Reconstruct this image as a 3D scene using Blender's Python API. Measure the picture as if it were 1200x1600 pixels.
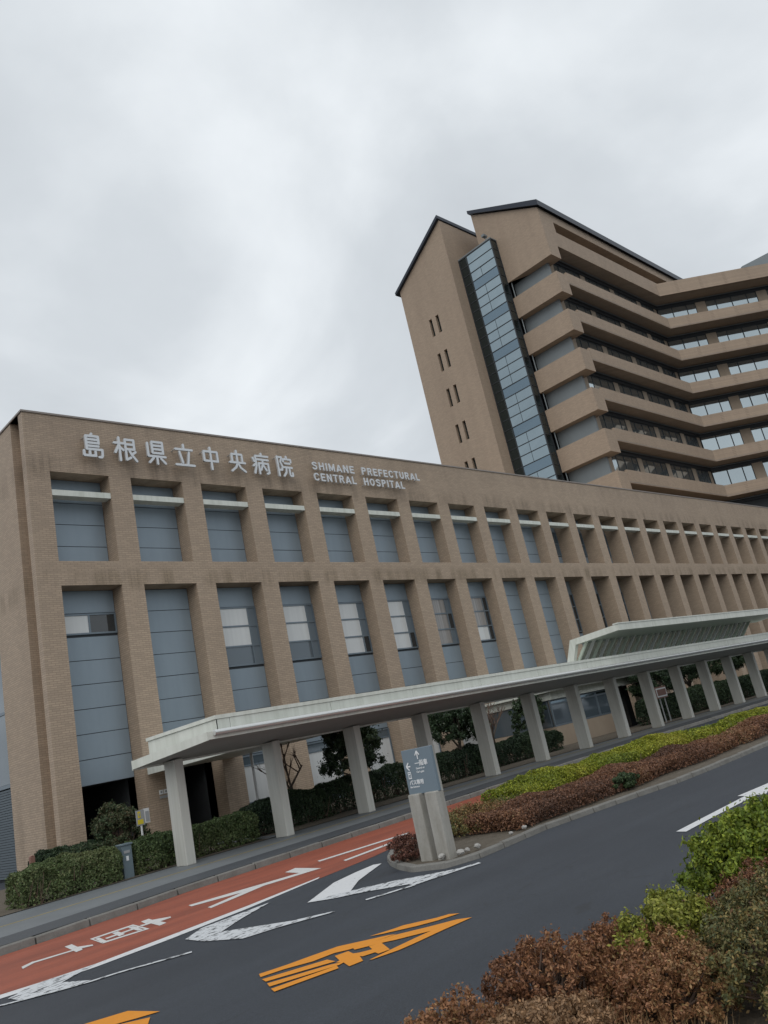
import bpy, math, random
import numpy as np
from mathutils import Matrix, Vector
R = math.radians
scn = bpy.context.scene
for o in list(bpy.data.objects):
    bpy.data.objects.remove(o)
COL = scn.collection
rng = np.random.default_rng(7)
random.seed(7)

# ------------------------------------------------------------------ camera
yaw, pitch, roll = R(46.6836), R(15.6616), R(-12.2697)
fwd = Vector((math.sin(yaw)*math.cos(pitch), math.cos(yaw)*math.cos(pitch), math.sin(pitch)))
rt = Vector((math.cos(yaw), -math.sin(yaw), 0)); up = rt.cross(fwd)
rt2 = rt*math.cos(roll) + up*math.sin(roll)
up2 = -rt*math.sin(roll) + up*math.cos(roll)
cam = bpy.data.cameras.new('camera'); co = bpy.data.objects.new('camera', cam); COL.objects.link(co)
M = Matrix((rt2, up2, -fwd)).transposed().to_4x4(); M.translation = Vector((0, 0, 1.764))
co.matrix_world = M
cam.sensor_fit = 'HORIZONTAL'; cam.sensor_width = 36; cam.lens = 36*1271.46/1200
cam.clip_start = 0.05; cam.clip_end = 3000
scn.camera = co

# ------------------------------------------------------------------ sky, sun, exposure
SUN_EL, SUN_AZ = R(46), R(238)          # azimuth from +y towards +x
w = bpy.data.worlds.new('World'); scn.world = w; w.use_nodes = True
nt = w.node_tree; nt.nodes.clear()
def wn(t, **k):
    n = nt.nodes.new(t)
    for a, b in k.items(): setattr(n, a, b)
    return n
sky = wn('ShaderNodeTexSky', sky_type='NISHITA', sun_disc=False, sun_elevation=SUN_EL, sun_rotation=SUN_AZ)
sky.dust_density = 4.0
tc = wn('ShaderNodeTexCoord'); sep = wn('ShaderNodeSeparateXYZ'); nt.links.new(tc.outputs['Generated'], sep.inputs[0])
zz = wn('ShaderNodeMath', operation='MAXIMUM'); zz.inputs[1].default_value = 0.0; nt.links.new(sep.outputs['Z'], zz.inputs[0])
za = wn('ShaderNodeMath', operation='ADD'); za.inputs[1].default_value = 0.32; nt.links.new(zz.outputs[0], za.inputs[0])
cmb = wn('ShaderNodeCombineXYZ')
for i, a in enumerate('XY'):
    d = wn('ShaderNodeMath', operation='DIVIDE'); nt.links.new(sep.outputs[a], d.inputs[0]); nt.links.new(za.outputs[0], d.inputs[1])
    nt.links.new(d.outputs[0], cmb.inputs[i])
n1 = wn('ShaderNodeTexNoise'); n1.inputs['Scale'].default_value = 1.9; n1.inputs['Detail'].default_value = 6; n1.inputs['Roughness'].default_value = 0.5; n1.inputs['Distortion'].default_value = 0.25
mp = wn('ShaderNodeMapping'); mp.inputs['Location'].default_value = (20.1, 4.4, 0.0)
nt.links.new(cmb.outputs[0], mp.inputs[0]); nt.links.new(mp.outputs[0], n1.inputs['Vector'])
cr = wn('ShaderNodeValToRGB')
el = cr.color_ramp.elements
el[0].position = 0.26; el[0].color = (0.57, 0.61, 0.65, 1)
el[1].position = 0.70; el[1].color = (0.94, 0.985, 1.02, 1)
e = cr.color_ramp.elements.new(0.5); e.color = (0.70, 0.745, 0.785, 1)
nt.links.new(n1.outputs[0], cr.inputs[0])
sc_ = wn('ShaderNodeVectorMath', operation='SCALE'); sc_.inputs['Scale'].default_value = 0.08
nt.links.new(sky.outputs[0], sc_.inputs[0])
mx = wn('ShaderNodeMix', data_type='RGBA'); mx.inputs[0].default_value = 0.93
nt.links.new(sc_.outputs[0], mx.inputs[6]); nt.links.new(cr.outputs[0], mx.inputs[7])
bg = wn('ShaderNodeBackground'); bg.inputs[1].default_value = 1.0
nt.links.new(mx.outputs[2], bg.inputs[0])
wo = wn('ShaderNodeOutputWorld'); nt.links.new(bg.outputs[0], wo.inputs[0])

sun = bpy.data.lights.new('sun', 'SUN'); sun.energy = 1.1; sun.angle = R(60); sun.color = (1.0, 0.97, 0.93)
so = bpy.data.objects.new('sun', sun); COL.objects.link(so)
sd = Vector((math.sin(SUN_AZ)*math.cos(SUN_EL), math.cos(SUN_AZ)*math.cos(SUN_EL), math.sin(SUN_EL)))
so.rotation_euler = (-sd).to_track_quat('-Z', 'Y').to_euler()
scn.view_settings.view_transform = 'Standard'; scn.view_settings.look = 'None'
scn.view_settings.exposure = 0.0; scn.view_settings.gamma = 1.0; scn.view_settings.use_curve_mapping = False
scn.render.engine = 'CYCLES'; scn.cycles.use_denoising = True
scn.cycles.max_bounces = 6

# ------------------------------------------------------------------ materials
MAT = {}
def mat(name, col, rough=0.8, metal=0.0, spec=0.5, noise=None, bump=None, extra=None):
    """noise = list of (scale xyz, strength, dark colour factor)"""
    m = bpy.data.materials.new(name); m.use_nodes = True; t = m.node_tree
    b = t.nodes['Principled BSDF']
    b.inputs['Roughness'].default_value = rough; b.inputs['Metallic'].default_value = metal
    b.inputs['Specular IOR Level'].default_value = spec
    rgb = t.nodes.new('ShaderNodeRGB'); rgb.outputs[0].default_value = (*col, 1)
    last = rgb.outputs[0]
    geo = t.nodes.new('ShaderNodeNewGeometry')
    for sc3, st, tint in (noise or []):
        mpn = t.nodes.new('ShaderNodeMapping'); mpn.inputs['Scale'].default_value = sc3
        t.links.new(geo.outputs['Position'], mpn.inputs[0])
        nz = t.nodes.new('ShaderNodeTexNoise'); nz.inputs['Scale'].default_value = 1.0; nz.inputs['Detail'].default_value = 5; nz.inputs['Roughness'].default_value = 0.6
        t.links.new(mpn.outputs[0], nz.inputs['Vector'])
        rp = t.nodes.new('ShaderNodeMapRange'); rp.inputs['From Min'].default_value = 0.38; rp.inputs['From Max'].default_value = 0.68
        rp.inputs['To Min'].default_value = 0; rp.inputs['To Max'].default_value = st
        t.links.new(nz.outputs[0], rp.inputs[0])
        mxn = t.nodes.new('ShaderNodeMix'); mxn.data_type = 'RGBA'; mxn.blend_type = 'MULTIPLY'
        t.links.new(rp.outputs[0], mxn.inputs[0]); t.links.new(last, mxn.inputs[6]); mxn.inputs[7].default_value = (*tint, 1)
        last = mxn.outputs[2]
    if extra: last = extra(t, geo, last, b) or last
    t.links.new(last, b.inputs['Base Color'])
    if bump:
        nz = t.nodes.new('ShaderNodeTexNoise'); nz.inputs['Scale'].default_value = bump[0]; nz.inputs['Detail'].default_value = 4
        t.links.new(geo.outputs['Position'], nz.inputs['Vector'])
        bp = t.nodes.new('ShaderNodeBump'); bp.inputs['Strength'].default_value = bump[1]; bp.inputs['Distance'].default_value = bump[2]
        t.links.new(nz.outputs[0], bp.inputs['Height']); t.links.new(bp.outputs[0], b.inputs['Normal'])
    MAT[name] = m
    return m

def tile_extra(bw, bh, mort, strength, stains):
    def f(t, geo, last, b):
        sp = t.nodes.new('ShaderNodeSeparateXYZ'); t.links.new(geo.outputs['Position'], sp.inputs[0])
        ad = t.nodes.new('ShaderNodeMath'); ad.operation = 'ADD'
        t.links.new(sp.outputs['X'], ad.inputs[0]); t.links.new(sp.outputs['Y'], ad.inputs[1])
        cb = t.nodes.new('ShaderNodeCombineXYZ'); t.links.new(ad.outputs[0], cb.inputs[0]); t.links.new(sp.outputs['Z'], cb.inputs[1])
        br = t.nodes.new('ShaderNodeTexBrick'); br.inputs['Scale'].default_value = 1.0
        br.inputs['Brick Width'].default_value = bw; br.inputs['Row Height'].default_value = bh; br.inputs['Mortar Size'].default_value = mort
        br.inputs['Mortar Smooth'].default_value = 0.3
        br.inputs['Color1'].default_value = (1.12, 1.1, 1.08, 1); br.inputs['Color2'].default_value = (0.8, 0.8, 0.8, 1); br.inputs['Mortar'].default_value = (0.52, 0.5, 0.49, 1)
        t.links.new(cb.outputs[0], br.inputs['Vector'])
        m1 = t.nodes.new('ShaderNodeMix'); m1.data_type = 'RGBA'; m1.blend_type = 'MULTIPLY'; m1.inputs[0].default_value = strength
        t.links.new(last, m1.inputs[6]); t.links.new(br.outputs['Color'], m1.inputs[7]); last = m1.outputs[2]
        # vertical rain streaks and lichen, strongest in bands where water runs off
        for (z0, z1, fade, st, tint) in stains:
            mpn = t.nodes.new('ShaderNodeMapping'); mpn.inputs['Scale'].default_value = (1.6, 1.6, 0.14)
            t.links.new(geo.outputs['Position'], mpn.inputs[0])
            nz = t.nodes.new('ShaderNodeTexNoise'); nz.inputs['Scale'].default_value = 1.0; nz.inputs['Detail'].default_value = 7; nz.inputs['Roughness'].default_value = 0.68
            t.links.new(mpn.outputs[0], nz.inputs['Vector'])
            r1 = t.nodes.new('ShaderNodeMapRange'); r1.inputs['From Min'].default_value = 0.45; r1.inputs['From Max'].default_value = 0.7
            t.links.new(nz.outputs[0], r1.inputs[0])
            ra = t.nodes.new('ShaderNodeMapRange'); ra.inputs['From Min'].default_value = z0-fade; ra.inputs['From Max'].default_value = z0; t.links.new(sp.outputs['Z'], ra.inputs[0])
            rb = t.nodes.new('ShaderNodeMapRange'); rb.inputs['From Min'].default_value = z1+fade; rb.inputs['From Max'].default_value = z1; t.links.new(sp.outputs['Z'], rb.inputs[0])
            p1 = t.nodes.new('ShaderNodeMath'); p1.operation = 'MULTIPLY'; t.links.new(ra.outputs[0], p1.inputs[0]); t.links.new(rb.outputs[0], p1.inputs[1])
            p2 = t.nodes.new('ShaderNodeMath'); p2.operation = 'MULTIPLY'; t.links.new(p1.outputs[0], p2.inputs[0]); t.links.new(r1.outputs[0], p2.inputs[1])
            p3 = t.nodes.new('ShaderNodeMath'); p3.operation = 'MULTIPLY'; t.links.new(p2.outputs[0], p3.inputs[0]); p3.inputs[1].default_value = st
            m2 = t.nodes.new('ShaderNodeMix'); m2.data_type = 'RGBA'; m2.blend_type = 'MULTIPLY'
            t.links.new(p3.outputs[0], m2.inputs[0]); t.links.new(last, m2.inputs[6]); m2.inputs[7].default_value = (*tint, 1); last = m2.outputs[2]
        bp = t.nodes.new('ShaderNodeBump'); bp.inputs['Strength'].default_value = 0.35; bp.inputs['Distance'].default_value = 0.01; bp.invert = True
        t.links.new(br.outputs['Fac'], bp.inputs['Height']); t.links.new(bp.outputs[0], b.inputs['Normal'])
        return last
    return f

mat('tile', (0.418, 0.326, 0.242), 0.65, noise=[((0.35, 0.35, 0.12), 0.35, (0.72, 0.7, 0.68)), ((0.06, 0.06, 0.06), 0.35, (0.8, 0.8, 0.82))],
    extra=tile_extra(0.24, 0.072, 0.011, 0.6, [(13.15, 13.5, 0.5, 0.75, (0.45, 0.43, 0.40)), (9.02, 9.35, 0.35, 0.8, (0.48, 0.46, 0.38)), (14.7, 15.3, 0.4, 0.4, (0.6, 0.6, 0.6)), (-1, 1.2, 2.0, 0.6, (0.6, 0.6, 0.58))]))
mat('tower_tile', (0.39, 0.30, 0.222), 0.7, noise=[((0.25, 0.25, 0.06), 0.4, (0.75, 0.73, 0.72)), ((1.2, 1.2, 0.1), 0.25, (0.7, 0.7, 0.7)), ((6, 6, 6), 0.2, (0.75, 0.75, 0.75))],
    extra=tile_extra(0.3, 0.1, 0.012, 0.5, []))
mat('coping', (0.25, 0.22, 0.2), 0.5)
mat('panel', (0.245, 0.302, 0.35), 0.42, 0.25, noise=[((1.2, 1.2, 0.3), 0.3, (0.8, 0.82, 0.84)), ((5, 5, 0.6), 0.15, (0.75, 0.75, 0.75))])
mat('panel_joint', (0.05, 0.06, 0.07), 0.7)
mat('window_frame', (0.16, 0.20, 0.235), 0.4, 0.3)
mat('blind', (0.60, 0.62, 0.62), 0.12, 0.0, 0.8, noise=[((9, 9, 0.2), 0.35, (0.8, 0.8, 0.82))])
mat('curtain', (0.30, 0.29, 0.28), 0.15, 0.0, 0.8, noise=[((12, 12, 0.2), 0.7, (0.45, 0.45, 0.45))])
mat('dark_glass', (0.02, 0.026, 0.03), 0.06, 0.0, 0.9)
mat('blue_glass', (0.10, 0.13, 0.155), 0.08, 0.2, 0.9)
mat('mirror_glass', (0.30, 0.365, 0.395), 0.05, 0.9, 0.8, noise=[((1.5, 1.5, 0.9), 0.2, (0.75, 0.78, 0.8))])
mat('spandrel_glass', (0.17, 0.23, 0.275), 0.12, 0.85, 0.8)
mat('smoke_glass', (0.045, 0.06, 0.062), 0.07, 0.7, 0.8)
mat('lantern_glass', (0.42, 0.50, 0.47), 0.15, 0.0, 0.6)
MAT['lantern_glass'].node_tree.nodes['Principled BSDF'].inputs['Transmission Weight'].default_value = 0.85
mat('ward_glass', (0.46, 0.52, 0.54), 0.04, 0.85, 0.9)
mat('mullion', (0.025, 0.03, 0.035), 0.5)
mat('grey_metal', (0.20, 0.225, 0.235), 0.5, 0.2, noise=[((0.8, 0.8, 0.2), 0.3, (0.75, 0.75, 0.75))])
mat('roof_metal', (0.03, 0.036, 0.05), 0.4, 0.4)
mat('letter', (0.60, 0.62, 0.64), 0.35, 0.4)
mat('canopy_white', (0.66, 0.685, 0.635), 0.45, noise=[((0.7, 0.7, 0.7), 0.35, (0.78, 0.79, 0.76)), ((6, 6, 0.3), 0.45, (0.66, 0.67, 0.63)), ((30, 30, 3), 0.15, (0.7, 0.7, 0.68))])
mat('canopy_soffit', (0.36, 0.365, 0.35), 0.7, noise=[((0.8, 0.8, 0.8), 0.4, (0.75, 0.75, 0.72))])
mat('canopy_green', (0.50, 0.56, 0.49), 0.5)
mat('pipe', (0.66, 0.67, 0.66), 0.22, 0.55)
mat('concrete', (0.36, 0.35, 0.32), 0.85, noise=[((5, 5, 1.0), 0.7, (0.55, 0.52, 0.47)), ((25, 25, 25), 0.3, (0.7, 0.7, 0.7))], bump=(60, 0.3, 0.01))
mat('column_paint', (0.50, 0.50, 0.465), 0.6, noise=[((2, 2, 0.5), 0.45, (0.75, 0.75, 0.72)), ((14, 14, 0.5), 0.4, (0.72, 0.71, 0.67))])
mat('kerb_stone', (0.20, 0.195, 0.18), 0.85, noise=[((4, 4, 4), 0.6, (0.55, 0.53, 0.5)), ((40, 40, 40), 0.4, (0.6, 0.6, 0.6))], bump=(70, 0.4, 0.01))
mat('ground_soil', (0.12, 0.1, 0.075), 0.95, noise=[((8, 8, 8), 0.7, (0.5, 0.48, 0.42))], bump=(30, 0.6, 0.03))
mat('red_lane', (0.37, 0.095, 0.05), 0.6, 0.0, 0.5, noise=[((0.35, 2.2, 1), 0.75, (0.55, 0.54, 0.56)), ((90, 90, 90), 0.5, (0.5, 0.5, 0.5)), ((3, 9, 1), 0.4, (0.7, 0.68, 0.68))], bump=(160, 0.5, 0.006))
mat('sidewalk', (0.16, 0.175, 0.185), 0.6, noise=[((0.5, 1.2, 1), 0.5, (0.65, 0.67, 0.7)), ((60, 60, 60), 0.4, (0.6, 0.6, 0.6))], bump=(120, 0.4, 0.006))
mat('sidewalk_dark', (0.07, 0.078, 0.088), 0.6, noise=[((0.5, 1.2, 1), 0.4, (0.7, 0.7, 0.72)), ((80, 80, 80), 0.5, (0.55, 0.55, 0.55))], bump=(120, 0.4, 0.006))
mat('paving', (0.17, 0.185, 0.195), 0.65, noise=[((0.9, 0.9, 1), 0.4, (0.7, 0.7, 0.7)), ((50, 50, 50), 0.3, (0.7, 0.7, 0.7))], extra=tile_extra(0.6, 0.3, 0.006, 0.0, []))
mat('yellow_strip', (0.33, 0.27, 0.12), 0.7, noise=[((3, 3, 3), 0.6, (0.6, 0.6, 0.6))])
def cracks(t, geo, last, b):
    mpn = t.nodes.new('ShaderNodeMapping'); mpn.inputs['Scale'].default_value = (0.22, 0.55, 1)
    t.links.new(geo.outputs['Position'], mpn.inputs[0])
    nz = t.nodes.new('ShaderNodeTexNoise'); nz.inputs['Scale'].default_value = 1.4; nz.inputs['Detail'].default_value = 3; t.links.new(mpn.outputs[0], nz.inputs['Vector'])
    ad = t.nodes.new('ShaderNodeVectorMath'); ad.operation = 'ADD'; t.links.new(mpn.outputs[0], ad.inputs[0]); t.links.new(nz.outputs['Color'], ad.inputs[1])
    vo = t.nodes.new('ShaderNodeTexVoronoi'); vo.feature = 'DISTANCE_TO_EDGE'; vo.inputs['Scale'].default_value = 1.0; t.links.new(ad.outputs[0], vo.inputs['Vector'])
    rp = t.nodes.new('ShaderNodeMapRange'); rp.inputs['From Min'].default_value = 0.0; rp.inputs['From Max'].default_value = 0.006; rp.inputs['To Min'].default_value = 0.5; rp.inputs['To Max'].default_value = 0.0
    t.links.new(vo.outputs['Distance'], rp.inputs[0])
    m = t.nodes.new('ShaderNodeMix'); m.data_type = 'RGBA'; t.links.new(rp.outputs[0], m.inputs[0]); t.links.new(last, m.inputs[6]); m.inputs[7].default_value = (.02, .021, .023, 1)
    return m.outputs[2]
def worn(asph, th0, th1, sc3):
    def f(t, geo, last, b):
        mpn = t.nodes.new('ShaderNodeMapping'); mpn.inputs['Scale'].default_value = sc3; mpn.inputs['Rotation'].default_value = (0, 0, 0.35)
        t.links.new(geo.outputs['Position'], mpn.inputs[0])
        nz = t.nodes.new('ShaderNodeTexNoise'); nz.inputs['Scale'].default_value = 1; nz.inputs['Detail'].default_value = 8; nz.inputs['Roughness'].default_value = 0.72
        t.links.new(mpn.outputs[0], nz.inputs['Vector'])
        rp = t.nodes.new('ShaderNodeMapRange'); rp.inputs['From Min'].default_value = th0; rp.inputs['From Max'].default_value = th1
        t.links.new(nz.outputs[0], rp.inputs[0])
        mxn = t.nodes.new('ShaderNodeMix'); mxn.data_type = 'RGBA'
        t.links.new(rp.outputs[0], mxn.inputs[0]); t.links.new(last, mxn.inputs[6]); mxn.inputs[7].default_value = (*asph, 1)
        return mxn.outputs[2]
    return f
mat('asphalt', (0.057, 0.067, 0.083), 0.6, 0.0, 0.4, noise=[((0.35, 0.35, 1), 0.5, (0.68, 0.70, 0.74)), ((70, 70, 70), 0.8, (0.35, 0.35, 0.36)), ((0.12, 1.6, 1), 0.6, (0.66, 0.66, 0.66)), ((14, 14, 1), 0.35, (0.7, 0.7, 0.7))], bump=(160, 0.5, 0.006), extra=cracks)
mat('white_paint', (0.66, 0.67, 0.68), 0.6, noise=[((20, 20, 20), 0.25, (0.75, 0.75, 0.75))], extra=worn((0.06, 0.064, 0.07), 0.61, 0.65, (7, 12, 1)))
mat('white_paint_worn', (0.60, 0.62, 0.64), 0.6, noise=[((20, 20, 20), 0.3, (0.7, 0.7, 0.7))], extra=worn((0.06, 0.064, 0.07), 0.53, 0.57, (7, 13, 1)))
mat('lane_paint', (0.62, 0.62, 0.61), 0.6, noise=[((12, 12, 12), 0.4, (0.7, 0.69, 0.68))], extra=worn((0.24, 0.09, 0.06), 0.62, 0.68, (6, 12, 1)))
mat('orange_paint', (0.70, 0.26, 0.012), 0.6, noise=[((20, 20, 20), 0.25, (0.8, 0.78, 0.75))], extra=worn((0.06, 0.064, 0.07), 0.685, 0.71, (5, 9, 1)))
mat('sign_blue', (0.165, 0.215, 0.255), 0.35, 0.1, noise=[((3, 3, 1), 0.2, (0.85, 0.85, 0.85))])
mat('sign_white', (0.72, 0.74, 0.75), 0.5)
mat('sign_yellow', (0.62, 0.50, 0.03), 0.5)
mat('sign_grey', (0.30, 0.31, 0.32), 0.45)
mat('sign_brown', (0.20, 0.10, 0.075), 0.5)
mat('white_metal', (0.62, 0.63, 0.63), 0.35, 0.1)
mat('cabinet', (0.13, 0.175, 0.20), 0.5, noise=[((6, 6, 2), 0.3, (0.75, 0.75, 0.75))])
mat('booth_wall', (0.36, 0.29, 0.22), 0.8, noise=[((2, 2, 1), 0.4, (0.75, 0.74, 0.72))])
mat('bark', (0.11, 0.09, 0.07), 0.9, noise=[((20, 20, 4), 0.6, (0.5, 0.5, 0.5))], bump=(40, 0.6, 0.02))
mat('twig', (0.12, 0.08, 0.06), 0.9)
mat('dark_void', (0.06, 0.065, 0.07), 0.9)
mat('shutter', (0.10, 0.125, 0.145), 0.5, 0.3)
mat('stone', (0.38, 0.37, 0.35), 0.9, noise=[((20, 20, 20), 0.5, (0.6, 0.6, 0.6))])
def leaf_mat(name, rough=0.55, transl=0.25):
    m = bpy.data.materials.new(name); m.use_nodes = True; t = m.node_tree; b = t.nodes['Principled BSDF']
    at = t.nodes.new('ShaderNodeVertexColor'); at.layer_name = 'leafcol'
    t.links.new(at.outputs[0], b.inputs['Base Color']); b.inputs['Roughness'].default_value = rough; b.inputs['Specular IOR Level'].default_value = 0.35
    tr = t.nodes.new('ShaderNodeBsdfTranslucent'); t.links.new(at.outputs[0], tr.inputs[0])
    ms = t.nodes.new('ShaderNodeMixShader'); ms.inputs[0].default_value = transl
    t.links.new(b.outputs[0], ms.inputs[1]); t.links.new(tr.outputs[0], ms.inputs[2])
    t.links.new(ms.outputs[0], t.nodes['Material Output'].inputs[0]); MAT[name] = m
leaf_mat('leaf')
leaf_mat('leaf_glossy', 0.35, 0.12)

# ------------------------------------------------------------------ object helpers
class MB:
    def __init__(s): s.v = []; s.f = []
    def quad(s, a, b, c, d):
        n = len(s.v); s.v += [a, b, c, d]; s.f.append((n, n+1, n+2, n+3)); return s
    def poly(s, pts):
        n = len(s.v); s.v += list(pts); s.f.append(tuple(range(n, n+len(pts)))); return s
    def box(s, x0, x1, y0, y1, z0, z1):
        n = len(s.v)
        s.v += [(x0,y0,z0),(x1,y0,z0),(x1,y1,z0),(x0,y1,z0),(x0,y0,z1),(x1,y0,z1),(x1,y1,z1),(x0,y1,z1)]
        s.f += [tuple(n+i for i in q) for q in ((0,3,2,1),(4,5,6,7),(0,1,5,4),(1,2,6,5),(2,3,7,6),(3,0,4,7))]
        return s
    def hexa(s, lo, hi):
        """two quads (bottom, top) of 4 points each, counter-clockwise from above"""
        n = len(s.v); s.v += list(lo)+list(hi)
        s.f += [tuple(n+i for i in q) for q in ((0,3,2,1),(4,5,6,7),(0,1,5,4),(1,2,6,5),(2,3,7,6),(3,0,4,7))]
        return s
    def prism(s, pts, vec):
        """closed prism: polygon pts swept by vec"""
        n = len(s.v); k = len(pts); vx = Vector(vec)
        s.v += [tuple(p) for p in pts] + [tuple(Vector(p)+vx) for p in pts]
        s.f.append(tuple(n+i for i in range(k))[::-1]); s.f.append(tuple(n+k+i for i in range(k)))
        for i in range(k):
            j = (i+1) % k; s.f.append((n+i, n+j, n+k+j, n+k+i))
        return s
    def tube(s, a, b, r0, r1=None, k=8, cap=True):
        r1 = r0 if r1 is None else r1
        a, b = Vector(a), Vector(b); d = (b-a).normalized()
        t = d.cross(Vector((0,0,1)) if abs(d.z) < .9 else Vector((1,0,0))).normalized(); u = d.cross(t)
        n = len(s.v)
        for p, r in ((a, r0), (b, r1)):
            for i in range(k):
                an = 2*math.pi*i/k; s.v.append(tuple(p + t*(r*math.cos(an)) + u*(r*math.sin(an))))
        for i in range(k):
            j = (i+1) % k; s.f.append((n+i, n+k+i, n+k+j, n+j))
        if cap: s.f.append(tuple(n+i for i in range(k))); s.f.append(tuple(n+k+i for i in range(k))[::-1])
        return s
    def mesh(s, name, m, smooth=False, bev=0):
        me = bpy.data.meshes.new(name); me.from_pydata(s.v, [], s.f); me.materials.append(MAT[m]); me.update()
        if smooth: me.polygons.foreach_set('use_smooth', [True]*len(me.polygons))
        return me
    def build(s, name, m, parent=None, smooth=False, recalc=True):
        me = s.mesh(name, m, smooth)
        if recalc:
            import bmesh
            bm = bmesh.new(); bm.from_mesh(me); bmesh.ops.recalc_face_normals(bm, faces=bm.faces); bm.to_mesh(me); bm.free()
        return link(name, me, parent)
def link(name, me, parent=None, loc=(0,0,0), rz=0):
    o = bpy.data.objects.new(name, me); COL.objects.link(o); o.location = loc; o.rotation_euler = (0,0,rz)
    if parent: attach(o, parent)
    return o
WORLD = {}
def attach(o, p):
    o.parent = p
    o.matrix_parent_inverse = WORLD.get(p.name, Matrix.Identity(4)).inverted()
def thing(name, label, cat, loc=(0,0,0), group=None):
    o = bpy.data.objects.new(name, None); COL.objects.link(o); o.location = loc; o.empty_display_size = 0.3
    WORLD[o.name] = Matrix.Translation(loc)
    tag(o, label, cat, group); return o
def tag(o, label=None, cat=None, group=None, kind=None):
    if label: o['label'] = label
    if cat: o['category'] = cat
    if group: o['group'] = group
    if kind: o['kind'] = kind
    return o
def struct(o): o['kind'] = 'structure'; return o
def bevel(o, wd, seg=2):
    md = o.modifiers.new('bevel', 'BEVEL'); md.width = wd; md.segments = seg; md.limit_method = 'ANGLE'; md.angle_limit = R(40)
    return o

def wall_grid(mb, xs, zs, hole, place, depth):
    """front faces for solid cells of a grid plus the reveals of the holes; place(x, d, z) -> world point"""
    nx, nz = len(xs)-1, len(zs)-1
    H = [[bool(hole(i, k)) for k in range(nz)] for i in range(nx)]
    for i in range(nx):
        for k in range(nz):
            x0, x1, z0, z1 = xs[i], xs[i+1], zs[k], zs[k+1]
            if not H[i][k]:
                mb.quad(place(x0,0,z0), place(x1,0,z0), place(x1,0,z1), place(x0,0,z1))
            else:
                if i == 0 or not H[i-1][k]: mb.quad(place(x0,0,z0), place(x0,0,z1), place(x0,depth,z1), place(x0,depth,z0))
                if i == nx-1 or not H[i+1][k]: mb.quad(place(x1,0,z0), place(x1,depth,z0), place(x1,depth,z1), place(x1,0,z1))
                if k == 0 or not H[i][k-1]: mb.quad(place(x0,0,z0), place(x0,depth,z0), place(x1,depth,z0), place(x1,0,z0))
                if k == nz-1 or not H[i][k+1]: mb.quad(place(x0,0,z1), place(x1,0,z1), place(x1,depth,z1), place(x0,depth,z1))

# glyphs of the built-in typeface as meshes
def text_mesh(body, size, ext, m, offset=0.0, bold=0.0, spacing=1.0, align='LEFT'):
    c = bpy.data.curves.new('glyph', 'FONT'); c.body = body; c.size = size; c.extrude = ext; c.offset = offset
    c.space_character = spacing; c.align_x = align; c.resolution_u = 3
    if bold: c.bevel_depth = bold; c.bevel_resolution = 1
    o = bpy.data.objects.new('glyph', c); COL.objects.link(o); bpy.context.view_layer.update()
    me = bpy.data.meshes.new_from_object(o.evaluated_get(bpy.context.evaluated_depsgraph_get()))
    bpy.data.objects.remove(o); bpy.data.curves.remove(c)
    me.materials.clear(); me.materials.append(MAT[m]); return me
def mesh_bounds(me):
    a = np.empty(len(me.vertices)*3); me.vertices.foreach_get('co', a); a = a.reshape(-1, 3); return a.min(0), a.max(0)

# ------------------------------------------------------------------ ground and roads
g = MB().quad((-900,-900,0),(900,-900,0),(900,900,0),(-900,900,0)).build('ground', 'asphalt'); struct(g)
Z1, Z2 = 0.003, 0.006
road = MB().quad((-60,3.8,Z1),(120,3.8,Z1),(120,16.5,Z1),(-60,16.5,Z1)).build('road', 'asphalt'); struct(road)
KERB = [(-20,13.72),(-4,13.75),(4.6,13.86),(5.7,13.94),(7.0,14.13),(8.0,14.36),(10,14.52),(13.7,14.76),(19.9,15.28),(30,15.6),(45,15.6),(80,15.6)]
def kerb_y(x):
    return float(np.interp(x, [k[0] for k in KERB], [k[1] for k in KERB]))
EDGE = [(-20,10.7),(3,10.62),(4.6,10.5),(5.6,10.53),(7.0,10.72),(8.5,11.0),(10,11.3),(12,12.0),(14,12.35),(20,12.5),(40,12.5),(80,12.5)]
def edge_y(x):
    return float(np.interp(x, [k[0] for k in EDGE], [k[1] for k in EDGE]))
lane = MB()
xs = list(np.linspace(-20, 21, 83))
for a, b in zip(xs[:-1], xs[1:]):
    lane.quad((a,edge_y(a)+.05,Z2),(b,edge_y(b)+.05,Z2),(b,kerb_y(b)-.01,Z2),(a,kerb_y(a)-.01,Z2))
struct(lane.build('bus_lane', 'red_lane'))
# pavement: dark strip by the kerb, paved band, yellow guide strip, back paving
SW = 0.12
def strip(name, mt, f0, f1, z, x0=-20, x1=80, n=100, parent=None):
    mb = MB(); X = np.linspace(x0, x1, n)
    for a, b in zip(X[:-1], X[1:]):
        mb.quad((a,f0(a),z),(b,f0(b),z),(b,f1(b),z),(a,f1(a),z))
    return mb.build(name, mt, parent)
guide = lambda x: float(np.interp(x, [-20, 6, 8, 13, 18, 31, 80], [16.5, 16.6, 16.75, 17.0, 17.35, 17.8, 17.8]))
pav = struct(strip('pavement', 'sidewalk_dark', lambda x: kerb_y(x)+.15, lambda x: kerb_y(x)+1.15, SW))
strip('paved_band', 'paving', lambda x: kerb_y(x)+1.15, guide, SW-.001, parent=pav)
strip('guide_strip', 'yellow_strip', guide, lambda x: guide(x)+.1, SW+.001, parent=pav)
strip('back_band', 'sidewalk', lambda x: guide(x)+.1, lambda x: 18.45, SW-.001, parent=pav)
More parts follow.
